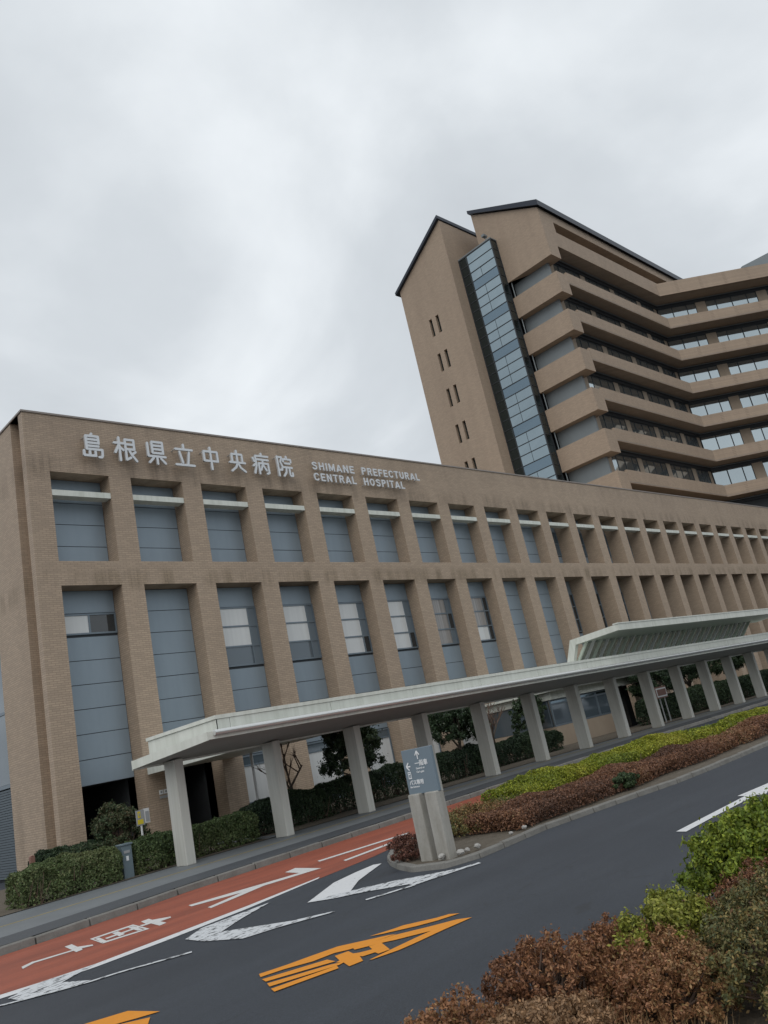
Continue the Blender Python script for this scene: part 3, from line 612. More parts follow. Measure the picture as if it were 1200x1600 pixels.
mb.quad((70.5,YC+1.1,48.17),(95.7,YC+1.1,48.17),(95.7,YC+1.1,49.42),(70.5,YC+1.1,49.42))
mb.quad((XC,YC,TOPB),(69.9,YC,TOPB),(69.9,YC,ab),(XC,YC,ab)); mb.quad((69.9,YC,TOPB),(69.9,YC+1.6,TOPB),(69.9,YC+1.6,ab),(69.9,YC,ab))
mb.quad((XC,YC,TOPB),(69.9,YC,TOPB),(69.9,YC+1.62,TOPB),(XC,YG,TOPB))
mb.build('attic_wall', 'tower_tile', tow, recalc=False)
rf = MB().prism([(XC-.35,YC-.35,50.35),(XC-.35,YT+.15,54.85),(XC-.35,YT+.15,55.25),(XC-.35,YC-.35,51.0)], (52,0,0)); rf.build('roof', 'roof_metal', tow)
PT = R(43); DIR = Vector((math.cos(PT), -math.sin(PT))); NRM = Vector((math.sin(PT), math.cos(PT)))   # NRM points into the wing
KX = 92.0                                      # inner corner of the two wings
SBD, SBE, LINT = 1.75, 2.6, 0.48            # set-back of the windows in the front and the turned wing, depth of the window head
def wing(s, d):
    """s metres along the turned wing from the inner corner, d metres behind its front"""
    return (KX + DIR.x*s + NRM.x*d, YC + DIR.y*s + NRM.y*d)
# depth offset of the front wing meets the turned wing on the bisector
def corner(d):
    return corner2(d, d)
def corner2(dd, de):
    # point YC+dd on the front wing's line that is de behind the turned wing's front
    y = dd; x = (de - NRM.y*y)/NRM.x
    return (KX + x, YC + y)
LE = 34.0
def band(z0, z1, d0, d1, m, name, xs=69.92, le=LE, e1_=None, e0_=None):
    q0 = d0 if e0_ is None else e0_; q1 = d1 if e1_ is None else e1_
    c0, c1 = corner2(d0, q0), corner2(d1, q1); e0, e1 = wing(le, q0), wing(le, q1)
    lo = [(xs,YC+d0),(c0[0],c0[1]),(c1[0],c1[1]),(xs,YC+d1)]; hi = [(c0[0],c0[1]),e0,e1,(c1[0],c1[1])]
    o = MB().hexa([p+(z0,) for p in lo], [p+(z1,) for p in lo]).hexa([p+(z0,) for p in hi], [p+(z1,) for p in hi])
    return o.build(name, m, tow)
endp = MB()
for k in range(8):
    zb = 40.52-FH*k; zt = zb+2.33
    if zb < 1: break
    # end band wrapping the corner
    o = MB().prism([(XC,YC,zb),(69.9,YC,zb),(69.9,YC+1.6,zb),(69.3,YG-.02,zb),(XC,YG-.02,zb)], (0,0,2.33)).build('end_band', 'tower_tile', tow)
    MB().box(XC+.95, 69.3, YC+1.15, YG-.03, zt+.003, zb+FH+(-.003 if k else -.05)).build('end_panel', 'grey_metal', tow)
    MB().tube((XC+.3, YG-.2, zt), (XC+.3, YG-.2, zb+FH-.01), .06, k=8).build('drain_pipe', 'grey_metal', tow)
    # front fascia, groove lip, slab soffit
    fb = 41.85-4.32*k
    f = band(fb, fb+1.36, 0.0, 0.22, 'tower_tile', 'fascia')
    band(fb+.09, fb+.13, -.012, 0.0, 'coping', 'drip_groove')
    band(fb+.06, fb+.4, .223, SBD+.3, 'tower_tile', 'soffit_slab', e1_=SBE+.3)
    band(fb+.055-LINT, fb+.056, SBD-.16, SBD+.1, 'mullion', 'window_head', e0_=SBE-.16, e1_=SBE+.1)
    band(fb-.12, fb-.04, SBD-.4, SBD-.32, 'grey_metal', 'rail', e0_=SBE-.4, e1_=SBE-.32)
band(46.32, 46.8, .002, SBD+.3, 'tower_tile', 'soffit_slab', e1_=SBE+.3)
band(46.315-LINT, 46.316, SBD-.16, SBD+.1, 'mullion', 'window_head', e0_=SBE-.16, e1_=SBE+.1)
band(46.15, 46.23, SBD-.4, SBD-.32, 'grey_metal', 'rail', e0_=SBE-.4, e1_=SBE-.32)
# turned wing's parapet above the top soffit
a, b, c, d = wing(0.0, 0.0), wing(LE, 0.0), wing(LE, .3), wing(.1, .3)
MB().hexa([p+(46.3,) for p in (corner(0), b, c, corner(.3))], [p+(48.02,) for p in (corner(0), b, c, corner(.3))]).build('parapet', 'tower_tile', tow)
a, b, c, d = corner(.31), wing(LE, .31), wing(LE, 12), corner(12)
MB().hexa([p+(46.85,) for p in (a, b, c, d)], [p+(47.4,) for p in (a, b, c, d)]).build('roof_deck', 'grey_metal', tow)
# far roof over the turned wing, its end sloping
P = [(14.3,47.42),(14.3,50.9),(24,53.9),(LE,53.9),(LE,47.42)]
n_ = NRM*7
MB().prism([wing(p[0], 5.0)+(p[1],) for p in P], (n_.x, n_.y, 0)).build('roof', 'grey_metal', tow)
# window wall: core behind, pale piers, framed panes
lo = [(69.6, YC+SBD+.12), corner2(SBD+.12, SBE+.12), corner(9), (69.6, YC+9)]
c0, c1 = corner2(SBD+.12, SBE+.12), corner(9)
MB().hexa([p+(0,) for p in lo], [p+(46.4,) for p in lo]).hexa([p+(0,) for p in (c0, wing(LE, SBE+.12), wing(LE, 9), c1)], [p+(46.4,) for p in (c0, wing(LE, SBE+.12), wing(LE, 9), c1)]).build('core_wall', 'mullion', tow)
def place_d(s, d): return (s, YC+d)
def pier(f, s0, s1, z0, z1):
    SB = SBE if f is wing else SBD
    P = [f(s0, SB-.05), f(s1, SB-.05), f(s1, SB+.115), f(s0, SB+.115)]
    MB().hexa([p+(z0,) for p in P], [p+(z1,) for p in P]).build('pier', 'booth_wall', tow)
def wgroup(f, s0, s1, cuts, z0, z1, m):
    SB = SBE if f is wing else SBD
    fm = MB()
    def seg(a, b, za, zb, d0=SB-.02, d1=SB+.06):
        P = [f(a, d0), f(b, d0), f(b, d1), f(a, d1)]; fm.hexa([p+(za,) for p in P], [p+(zb,) for p in P])
    seg(s0, s1, z1-.08, z1); seg(s0, s1, z0, z0+.06)
    ed = [s0]+cuts+[s1]
    for e in ed: seg(max(s0, e-.05), min(s1, e+.05), z0+.062, z1-.082)
    fr = fm.build('window', 'mullion', tow)
    for a, b in zip(ed[:-1], ed[1:]):
        t = rng.uniform(-.012, .012)
        P = [f(a+.05, SB+.02), f(b-.05, SB+.02+t), f(b-.05, SB+.035+t), f(a+.05, SB+.035)]
        MB().hexa([p+(z0+.064,) for p in P], [p+(z1-.084,) for p in P]).build('pane', m, fr)
for k in range(6):
    cq = corner2(SBD, SBE)
    z1 = (46.315 if k == 0 else 41.85-4.32*(k-1)+.055)-LINT; z0 = z1-2.4
    s = 70.3
    pier(place_d, 69.95, 71.1, z0, z1); s = 71.1
    while s < cq[0]-1.6:
        e = min(s+5.3, corner2(SBD, SBE)[0]-.7)
        wgroup(place_d, s, e, [s+(e-s)*q for q in (.2, .5, .8)], z0, z1, 'ward_glass')
        if e+.95 < cq[0]-.7: pier(place_d, e, e+.95, z0, z1)
        s = e+.95
    cq = corner2(SBD, SBE); sq = (cq[0]-KX)*DIR.x+(cq[1]-YC)*DIR.y
    pier(place_d, cq[0]-.7, cq[0]-.02, z0, z1)
    s = sq+.15
    first = True
    while s < 26:
        cuts = [1.85, 3.7] if first else [1.33, 3.35, 5.35]; e = s+(4.9 if first else 6.7); first = False
        wgroup(wing, s, e, [s+c for c in cuts], z0, z1, 'ward_glass')
        pier(wing, e, e+1.3, z0, z1); s = e+1.3

# ------------------------------------------------------------------ walkway canopy
can = thing('walkway_canopy', 'long pale flat covered walkway canopy on slab columns beside the bus lane', 'canopy', (10.15, 18.0, SW))
YF, YR = 15.96, 18.22
XR = 66.0
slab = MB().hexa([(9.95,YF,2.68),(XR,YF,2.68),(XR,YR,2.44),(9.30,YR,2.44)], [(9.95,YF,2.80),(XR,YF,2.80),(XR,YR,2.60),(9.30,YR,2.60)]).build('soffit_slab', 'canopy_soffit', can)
# pale edge boards round the slab
MB().hexa([(9.93,YF-.03,2.66),(XR,YF-.03,2.66),(XR,YF-.003,2.66),(9.93,YF-.003,2.66)],[(9.93,YF-.03,2.82),(XR,YF-.03,2.82),(XR,YF-.003,2.82),(9.93,YF-.003,2.82)]).build('edge_board', 'canopy_white', can)
MB().hexa([(9.90,YF-.03,2.65),(9.93,YF-.03,2.65),(9.29,YR,2.42),(9.25,YR,2.42)],[(9.90,YF-.03,2.83),(9.93,YF-.03,2.83),(9.29,YR,2.61),(9.25,YR,2.61)]).build('edge_board', 'canopy_white', can)
MB().box(9.27,XR,YR+.003,YR+.04,2.40,2.62).build('edge_board', 'canopy_white', can)
# upper box made of panels with open joints, and a capping
x = 10.25; k = 0
while x < XR:
    e = min(x + (0.36 if k == 0 else 3.0), XR)
    MB().box(x+.006, e-.006, YF+.10, YF+.16, 2.822, 3.08).build('fascia_panel', 'canopy_white', can); x = e; k += 1
MB().hexa([(10.25,YF+.10,2.822),(10.28,YF+.10,2.822),(9.70,YR-.12,2.62),(9.66,YR-.12,2.62)],[(10.25,YF+.10,3.08),(10.28,YF+.10,3.08),(9.70,YR-.12,2.98),(9.66,YR-.12,2.98)]).build('fascia_panel', 'canopy_white', can)
MB().hexa([(10.3,YF+.18,2.83),(XR,YF+.18,2.83),(XR,YR-.13,2.65),(9.73,YR-.13,2.65)],[(10.3,YF+.18,3.06),(XR,YF+.18,3.06),(XR,YR-.13,2.96),(9.73,YR-.13,2.96)]).build('roof_box', 'panel_joint', can)
MB().hexa([(10.22,YF+.08,3.085),(XR,YF+.08,3.085),(XR,YR-.1,2.985),(9.62,YR-.1,2.985)],[(10.22,YF+.08,3.17),(XR,YF+.08,3.17),(XR,YR-.1,3.06),(9.62,YR-.1,3.06)]).build('capping', 'canopy_white', can)
MB().tube((10.05,YF-.085,2.79),(XR,YF-.085,2.79),.062,k=16).build('gutter_pipe', 'pipe', can, smooth=False)
colm = MB().box(-.12,.12,-.24,.24,0,2.33).mesh('column', 'column_paint')
for i in range(17):
    c = link('column', colm, can, (10.15+2.825*i, 17.95, SW)); bevel(c, .015, 2)
# raised glazed lantern on the canopy
HX0, HX1 = 26.9, 44.5
lan = thing('roof_lantern', 'raised glazed lantern roof with slanted bars on top of the canopy', 'skylight', (HX0, 17.4, 3.06))
MB().hexa([(HX0+.25,15.36,3.99),(HX1,15.36,3.99),(HX1,17.2,3.87),(HX0,17.2,3.87)],[(HX0+.25,15.36,4.2),(HX1,15.36,4.2),(HX1,17.2,4.08),(HX0,17.2,4.08)]).build('lantern_roof', 'canopy_green', lan)
x = HX0+.24
while x < HX1:
    e = min(x+2.6, HX1); MB().box(x+.004, e-.004, 15.30, 15.355, 3.97, 4.2).build('fascia_panel', 'canopy_white', lan); x = e
MB().box(HX0+.2, HX1, 15.28, 15.5, 4.204, 4.25).build('capping', 'canopy_white', lan)
MB().hexa([(HX0-.02,17.8,3.02),(HX0+.18,17.8,3.02),(HX0+.18,17.5,3.02),(HX0-.02,17.5,3.02)][::-1],[(HX0-.02,17.3,4.08),(HX0+.18,17.3,4.08),(HX0+.18,17.0,4.08),(HX0-.02,17.0,4.08)][::-1]).build('end_frame', 'canopy_white', lan)
MB().hexa([(HX0-.01,17.1,3.86),(HX0+.21,17.1,3.86),(HX0+.45,15.32,3.98),(HX0+.23,15.32,3.98)][::-1],[(HX0-.01,17.1,4.085),(HX0+.21,17.1,4.085),(HX0+.45,15.32,4.203),(HX0+.23,15.32,4.203)][::-1]).build('end_frame', 'canopy_white', lan)
n = 30
for i in range(n+1):
    x = HX0+.3+(HX1-HX0-2.2)*i/n
    MB().hexa([(x-.045,17.5,3.04),(x+.045,17.5,3.04),(x+.045,17.63,3.04),(x-.045,17.63,3.04)],[(x-.045,16.7,3.93),(x+.045,16.7,3.93),(x+.045,16.83,3.93),(x-.045,16.83,3.93)]).build('glazing_bar', 'white_metal' if i % 2 else 'canopy_green', lan)
    if i < n:
        x2 = HX0+.3+(HX1-HX0-2.2)*(i+1)/n
        MB().hexa([(x+.055,17.62,3.05),(x2-.055,17.62,3.05),(x2-.055,17.64,3.05),(x+.055,17.64,3.05)],[(x+.055,16.84,3.9),(x2-.055,16.84,3.9),(x2-.055,16.86,3.9),(x+.055,16.86,3.9)]).build('glass_pane', 'lantern_glass', lan)
# small lower canopy towards the doorway
rc = thing('entrance_canopy', 'low pale link roof between the covered walkway and the dark doorway', 'canopy', (14.5, 20.5, SW))
MB().hexa([(12.6,18.3,2.465),(17.0,18.3,2.465),(17.2,25.95,2.465),(13.75,25.95,2.465)],[(12.6,18.3,2.70),(17.0,18.3,2.70),(17.2,25.95,2.70),(13.75,25.95,2.70)]).build('roof_slab', 'canopy_white', rc)
MB().hexa([(12.55,18.3,2.45),(12.59,18.3,2.45),(13.74,25.95,2.45),(13.70,25.95,2.45)],[(12.55,18.3,2.72),(12.59,18.3,2.72),(13.74,25.95,2.72),(13.70,25.95,2.72)]).build('edge_board', 'canopy_white', rc)
for (x, y) in ((13.9,24.6),(16.9,24.6)): MB().tube((x,y,SW),(x,y,2.463),.05,k=8).build('post', 'white_metal', rc)

# ------------------------------------------------------------------ reception booth
bo = thing('booth', 'small beige glazed booth with white roof edge behind the canopy columns', 'booth', (31, 21.76, SW))
BX0, BX1, BY = 31.0, 42.0, 21.76
MB().box(BX0,36.6,BY,BY+.2,SW,.98).box(BX0,BX0+.2,BY+.202,25.9,SW,.98).box(38.6,BX1,BY,BY+.2,SW,2.14).build('wall', 'booth_wall', bo)
MB().box(BX0-.05,BX1,BY-.12,25.9,2.16,2.5).build('fascia', 'canopy_white', bo); MB().box(BX0-.35,BX1+.3,BY-.5,25.95,2.503,2.6).build('roof', 'canopy_white', bo)
for a, b in ((31.0,32.9),(32.9,34.8),(34.8,36.6)):
    fm = bar_frame(a, b, .985, 2.155, [1.95], [], .07, BY+.04).build('window', 'window_frame', bo)
    MB().box(a+.072,b-.072,BY+.07,BY+.085,1.057,1.912).build('pane', 'blue_glass', fm); MB().box(a+.072,b-.072,BY+.07,BY+.085,1.988,2.083).build('pane', 'spandrel_glass', fm)
fm = MB().box(BX0+.04,BX0+.11,BY+.21,BY+.28,.985,2.155).box(BX0+.04,BX0+.11,25.8,25.88,.985,2.155).build('window', 'window_frame', bo)
MB().box(BX0+.06,BX0+.08,BY+.285,25.79,.99,2.15).build('pane', 'blue_glass', fm)
MB().box(36.62,38.58,BY+.5,BY+.56,SW,2.15).build('door', 'dark_glass', bo); MB().box(36.9,37.6,BY+.47,BY+.495,1.1,1.95).build('door_pane', 'spandrel_glass', bo)

# ------------------------------------------------------------------ direction sign on the island
ds = thing('direction_sign', 'blue grey bus lane direction sign on two concrete posts at the island tip', 'sign', (8.95, 8.8, .11))
for y0 in (8.87, 8.53):
    bevel(MB().box(8.85,9.03,y0,y0+.23,.06,1.0).build('post', 'concrete', ds), .015, 2)
bevel(MB().box(8.92,8.98,8.52,9.13,.99,1.63).build('board', 'sign_blue', ds), .006, 1)
def sign_mesh(me, name, y, z, sz, xf=8.917):
    # text runs towards -y (left to right as seen from -x)
    me.transform(Matrix(((0,0,-1,xf),(-sz,0,0,y),(0,sz,0,z),(0,0,0,1)))); me.update(); return link(name, me, ds)
def sign_text(s, y, z, size, off=0.0): return sign_mesh(text_mesh(s, 1.0, .002, 'sign_white', offset=off), 'lettering', y, z, size)
sign_text('一般車', 8.885, 1.385, .088, .02); sign_text('General car', 8.88, 1.335, .038, .015); sign_text("Car's gate", 8.88, 1.285, .038, .015)
sign_text('バス専用', 9.075, 1.13, .075, .02); sign_text('Bus Entrance', 9.07, 1.085, .036, .015)
def poly_sign(name, polys, m='sign_white', xf=8.916):
    mbs = MB()
    for p in polys: mbs.prism([(xf, y, z) for y, z in p], (-.003, 0, 0))
    return mbs.build(name, m, ds)
def stroke(a, b, w):
    a, b = np.array(a), np.array(b); d = (b-a)/np.linalg.norm(b-a); n = np.array([-d[1], d[0]])*w/2
    return [tuple(a+n), tuple(b+n), tuple(b-n), tuple(a-n)]
poly_sign('up_arrow', [stroke((8.80,1.475),(8.80,1.585),.018)]); poly_sign('up_arrow', [stroke((8.80,1.592),(8.757,1.532),.018)], xf=8.9155); poly_sign('up_arrow', [stroke((8.80,1.592),(8.843,1.532),.018)], xf=8.915)
poly_sign('left_arrow', [stroke((8.985,1.39),(9.06,1.39),.02)]); poly_sign('left_arrow', [stroke((9.068,1.39),(9.015,1.335),.02)], xf=8.9155); poly_sign('left_arrow', [stroke((9.068,1.39),(9.015,1.445),.02)], xf=8.915)
poly_sign('bus_pictogram', [[(9.065,1.215),(9.065,1.315),(9.0,1.315),(9.0,1.215)]])
poly_sign('bus_pictogram', [[(9.054,1.232),(9.054,1.304),(9.011,1.304),(9.011,1.232)]], 'sign_blue', 8.9125)
poly_sign('bus_pictogram', [[(9.048,1.272),(9.048,1.292),(9.017,1.292),(9.017,1.272)], [(9.048,1.24),(9.048,1.252),(9.04,1.252),(9.04,1.24)], [(9.025,1.24),(9.025,1.252),(9.017,1.252),(9.017,1.24)]], 'sign_white', 8.9095)

# ------------------------------------------------------------------ small street furniture
bs = thing('bus_stop_sign', 'grey and yellow notice board on a white pole among the hedges', 'sign', (10.07, 19.72, SW))
MB().tube((10.08,19.72,SW),(10.08,19.72,1.14),.025,k=10).build('pole', 'white_metal', bs)
MB().box(9.96,10.17,19.69,19.72,1.14,1.5).build('board', 'sign_grey', bs)
MB().box(10.175,10.30,19.67,19.75,1.17,1.51).build('timetable_box', 'white_metal', bs); MB().box(10.19,10.285,19.662,19.668,1.2,1.44).build('timetable', 'sign_grey', bs)
MB().box(10.0,10.07,19.683,19.688,1.32,1.47).build('yellow_mark', 'sign_yellow', bs); MB().box(9.98,10.13,19.683,19.688,1.17,1.28).build('yellow_mark', 'sign_yellow', bs)
MB().box(10.02,10.05,19.679,19.682,1.36,1.43).build('pictogram', 'sign_grey', bs)
cb = thing('utility_cabinet', 'narrow blue grey metal cabinet standing between two clipped hedges', 'cabinet', (9.15, 18.79, SW))
bevel(MB().box(9.02,9.26,18.7,18.95,SW,.83).build('body', 'cabinet', cb), .01); bevel(MB().box(9.0,9.28,18.67,18.97,.832,.87).build('lid', 'cabinet', cb), .008)
MB().box(9.06,9.2,18.685,18.697,.66,.72).build('vent', 'sign_grey', cb); MB().box(9.1,9.16,18.685,18.697,.5,.6).build('label_plate', 'sign_white', cb)
pp = thing('wall_plate', 'small pale pictogram plate on the brown pier by the dark doorway', 'sign', (14.0, F, 1.7))
px = bays[0][1]+.42
for dx in (0, .17): 
    MB().box(px+dx,px+dx+.14,F-.02,F-.003,1.75,1.89).build('plate', 'sign_white', pp); MB().box(px+dx+.04,px+dx+.1,F-.025,F-.0205,1.79,1.85).build('pictogram', 'sign_grey', pp)
MB().box(px,px+.31,F-.02,F-.003,1.62,1.70).build('plate', 'sign_grey', pp)
tag(bevel(MB().box(7.61,7.72,20.3,20.4,SW,1.02).prism([(7.61,20.3,1.021),(7.72,20.3,1.021),(7.665,20.3,1.05)],(0,.1,0)).build('marker_post', 'sign_brown'), .01), 'thin dark brown post rising behind the leftmost hedge', 'post')
rs = thing('notice_board', 'small brown notice board on two thin legs beside a canopy column', 'sign', (35.5, 18.9, SW))
for x in (35.3, 35.75): MB().tube((x,18.9,SW),(x,18.9,1.2),.03,k=8).build('leg', 'sign_grey', rs)
bevel(MB().box(35.0,36.05,18.85,18.9,1.2,1.72).build('board', 'sign_brown', rs), .01); MB().box(35.06,35.99,18.84,18.847,1.26,1.66).build('paper', 'sign_white', rs); MB().box(35.12,35.93,18.833,18.838,1.32,1.6).build('print', 'sign_brown', rs)
for i, (x, y, r_) in enumerate([(8.98,8.42,.055),(9.16,8.45,.04),(8.8,8.62,.05),(9.35,8.42,.05),(10.2,8.46,.035),(10.6,8.5,.04)]):
    import bmesh
    bm = bmesh.new(); bmesh.ops.create_icosphere(bm, subdivisions=2, radius=r_)
    for v in bm.verts: v.co *= 1+rng.uniform(-.18,.18); v.co.z *= .7
    me = bpy.data.meshes.new('stone'); bm.to_mesh(me); bm.free(); me.materials.append(MAT['stone'])
    tag(link('stone', me, None, (x, y, .11+r_*.5)), ['largest pale stone at the foot of the sign posts','pale stone just right of the largest stone by the sign','small stone left of the sign posts by the kerb','small stone by the island kerb right of the sign','small grey stone at the island edge below the azaleas','rightmost small stone at the island edge'][i], 'stone', 'stones on the island soil')

# ------------------------------------------------------------------ foliage
def smooth_noise(p, f, seed):
    r = np.random.default_rng(seed); out = np.zeros(len(p))
    for k in range(5):
        d = r.normal(size=3); d /= np.linalg.norm(d); out += np.sin(p@d*f*(1+.5*k)+r.uniform(0,6.28))/(1+.6*k)
    return out/2.2
def leaves(name, P, N, size, palette, parent, seed, matn='leaf', aspect=0.5, patch=1.6, nrand=0.9):
    """one four-cornered folded leaf per point; colours mixed from the palette in patches"""
    r = np.random.default_rng(seed); n = len(P)
    N = N/np.maximum(np.linalg.norm(N,axis=1,keepdims=True),1e-6)+r.normal(size=(n,3))*nrand; N /= np.linalg.norm(N,axis=1,keepdims=True)
    T = np.cross(N, r.normal(size=(n,3))); T /= np.maximum(np.linalg.norm(T,axis=1,keepdims=True),1e-6); B = np.cross(N,T)
    L = size*r.uniform(.6,1.4,(n,1)); W = L*aspect
    V = np.empty((n,4,3)); V[:,0] = P-T*L*.5; V[:,1] = P+B*W*.5+N*W*.18; V[:,2] = P+T*L*.5; V[:,3] = P-B*W*.5+N*W*.18
    me = bpy.data.meshes.new(name)
    me.vertices.add(n*4); me.vertices.foreach_set('co', V.ravel()); me.loops.add(n*4); me.loops.foreach_set('vertex_index', np.arange(n*4))
    me.polygons.add(n); me.polygons.foreach_set('loop_start', np.arange(n)*4); me.polygons.foreach_set('loop_total', np.full(n,4)); me.update(calc_edges=True)
    pal = np.array(palette); k = len(pal)
    pos = (smooth_noise(P, patch, seed+1)*.5+.5)*(k-1)+r.normal(size=n)*.55; pos = np.clip(pos,0,k-1.001); i0 = pos.astype(int); fr = (pos-i0)[:,None]
    c = pal[i0]*(1-fr)+pal[np.minimum(i0+1,k-1)]*fr; c *= r.uniform(.5,1.5,(n,1))
    ca = np.ones((n,4,4)); ca[:,:,:3] = c[:,None,:]
    at = me.color_attributes.new('leafcol','FLOAT_COLOR','POINT'); at.data.foreach_set('color', ca.ravel())
    me.materials.append(MAT[matn]); return link(name, me, parent)
def hedge_points(x0,x1,y0,y1,z0,h,n,seed,amp=.11,f=3.4,thin=.45,round_=.12):
    r = np.random.default_rng(seed); lx,ly = x1-x0,y1-y0
    ar = np.array([lx*ly, lx*h, lx*h*.5, ly*h, ly*h]); k = r.choice(5,size=n,p=ar/ar.sum()); u,v = r.random(n),r.random(n)
    P = np.zeros((n,3)); N = np.zeros((n,3))
    for q in range(5):
        m = k==q
        if q==0: P[m]=np.c_[x0+u[m]*lx,y0+v[m]*ly,np.full(m.sum(),h)]; N[m]=(0,0,1)
        elif q in (1,2): P[m]=np.c_[x0+u[m]*lx,np.full(m.sum(),y0 if q==1 else y1),v[m]**.75*h]; N[m]=(0,-1 if q==1 else 1,.35)
        else: P[m]=np.c_[np.full(m.sum(),x0 if q==3 else x1),y0+u[m]*ly,v[m]**.75*h]; N[m]=(-1 if q==3 else 1,0,.35)
    # rounded shoulders
    cx,cy = (x0+x1)/2,(y0+y1)/2
    e = np.clip((P[:,2]/h-.7)/.3,0,1)**2
    P[:,0] = cx+(P[:,0]-cx)*(1-e*round_*min(1,.6/lx*2)); P[:,1] = cy+(P[:,1]-cy)*(1-e*round_*2)
    d = smooth_noise(P,f,seed)*amp+smooth_noise(P,f*3.3,seed+5)*amp*.5-r.exponential(.07,n)
    P += N*d[:,None]
    low = P[:,2] < h*thin
    keep = ~low | (r.random(n) < .25+.75*np.clip(P[:,2]/(h*thin),0,1)*(smooth_noise(P,7,seed+9)>-.4))
    P,N = P[keep],N[keep]; P[:,2] = np.maximum(P[:,2],.03)+z0
    return P,N
def hedge(label, x0,x1,y0,y1,h,pal,n,size=.05,z0=SW,seed=0,name='hedge',matn='leaf',group=None,stems=True,**k):
    t = thing(name, label, 'hedge' if name=='hedge' else 'shrub', ((x0+x1)/2,(y0+y1)/2,z0), group)
    P,N = hedge_points(x0,x1,y0,y1,z0,h,n,seed,**k)
    leaves('foliage',P,N,size,pal,t,seed,matn)
    if stems:
        r = np.random.default_rng(seed+3); mb = MB(); m = int((x1-x0)*7)+4
        for i in range(m):
            x,y = r.uniform(x0+.08,x1-.08),r.uniform(y0+.06,y1-.1)
            for j in range(4): mb.tube((x,y,z0-.02),(x+r.normal()*.14,y+r.normal()*.1,z0+h*r.uniform(.5,.85)),.014,.004,k=5,cap=False)
        mb.build('stems','twig',t)['kind'] = 'stuff'
    return t
def shrub(label, c, rad, pal, n, size=.05, seed=0, nclump=26, name='shrub', cat='shrub', matn='leaf', trunk=True, z0=SW, flat=.55, group=None, stem_h=0.0):
    """clumped crown over short stems; c = centre of the crown, rad = (rx, ry, rz)"""
    r = np.random.default_rng(seed); rad = np.array(rad,float); c = np.array(c,float)
    t = thing(name,label,cat,(c[0],c[1],z0),group)
    d = r.normal(size=(nclump,3)); d /= np.linalg.norm(d,axis=1,keepdims=True); d[:,2] = np.where(d[:,2]<-.5,-d[:,2],d[:,2])
    C = d*(r.uniform(.45,.86,(nclump,1)) if nclump < 50 else r.uniform(.35,1.0,(nclump,1))**.6)*rad*(1+.22*smooth_noise(d*1.0,3.0,seed)[:,None]); cr = r.uniform(.24,.42,nclump)*rad.mean()*(1 if nclump < 50 else 2.9/nclump**.35*.62)
    k = r.integers(0,nclump,n); e = r.normal(size=(n,3)); e /= np.linalg.norm(e,axis=1,keepdims=True)
    rr = cr[k]*r.uniform(.55,1.05,n)**.6 if nclump < 50 else cr[k]*np.abs(r.normal(0,.75,n))
    P = C[k]+e*rr[:,None]*np.array([1,1,min(1.1,rad[2]/rad[:2].mean()) if nclump < 50 else 1.0])
    if nclump >= 50: P[:,2] += np.maximum(0,r.normal(0,.35,n))*cr[k]
    N = e+P/rad*.8
    P = P+c; ok = P[:,2]>z0+.03; P,N = P[ok],N[ok]
    leaves('crown' if cat=='tree' else 'foliage',P,N,size,pal,t,seed,matn)
    mb = MB()
    if cat=='tree':
        base = Vector((c[0],c[1],z0-.03)); top = Vector((c[0]+.05,c[1],c[2]-rad[2]*.3))
        mb.tube(base,base.lerp(top,.55),.075,.06,k=9); mb.tube(base.lerp(top,.55),top,.06,.045,k=9)
        for q in C[:14]: mb.tube(top.lerp(base,r.uniform(0,.35)),Vector(c+q*.8),.035,.01,k=6)
        mb.build('trunk','bark',t,smooth=False)
    else:
        for q in C[:18 if nclump < 50 else 110]:
            b = Vector((c[0]+r.normal()*.06,c[1]+r.normal()*.06,z0-.02)); mb.tube(b,Vector(c+q*.9),.014,.004,k=5,cap=False)
        mb.build('stems','twig',t)['kind'] = 'stuff'
    return t
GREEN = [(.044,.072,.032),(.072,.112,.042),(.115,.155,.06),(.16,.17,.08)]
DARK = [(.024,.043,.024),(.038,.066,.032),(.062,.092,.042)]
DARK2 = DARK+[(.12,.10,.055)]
LIME = [(.10,.14,.02),(.19,.23,.025),(.29,.31,.032),(.36,.34,.05)]
RUST = [(.12,.07,.05),(.20,.10,.06),(.28,.145,.08),(.24,.17,.085)]
RUSTG = [(.19,.095,.055),(.27,.135,.07),(.23,.18,.065),(.11,.125,.055)]
hedge('long clipped green hedge at the far left corner beside the pavement', 6.72,8.95,18.55,19.45,.72,GREEN,42000,.055,seed=11)
hedge('short clipped green hedge between the cabinet and the first canopy column', 9.35,10.7,18.65,19.45,.76,GREEN,22000,.055,seed=12)
hedge('darker back hedge below the brown corner pier', 8.0,9.9,20.5,21.4,.85,DARK2,26000,.06,seed=13,amp=.14)
shrub('tall bushy shrub in front of the dark doorway', (10.2,21.2,.95),(.68,.6,.85),DARK2,30000,.06,seed=14,nclump=150)
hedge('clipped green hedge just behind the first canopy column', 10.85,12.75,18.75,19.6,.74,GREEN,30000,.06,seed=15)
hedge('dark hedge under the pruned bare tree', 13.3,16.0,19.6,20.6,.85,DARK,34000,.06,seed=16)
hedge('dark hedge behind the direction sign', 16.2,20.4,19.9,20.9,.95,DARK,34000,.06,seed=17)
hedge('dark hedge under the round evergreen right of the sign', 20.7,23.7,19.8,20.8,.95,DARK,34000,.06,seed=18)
hedge('dark clipped hedge ending beside the booth', 24.0,29.0,20.2,21.2,.85,DARK,44000,.065,seed=19)
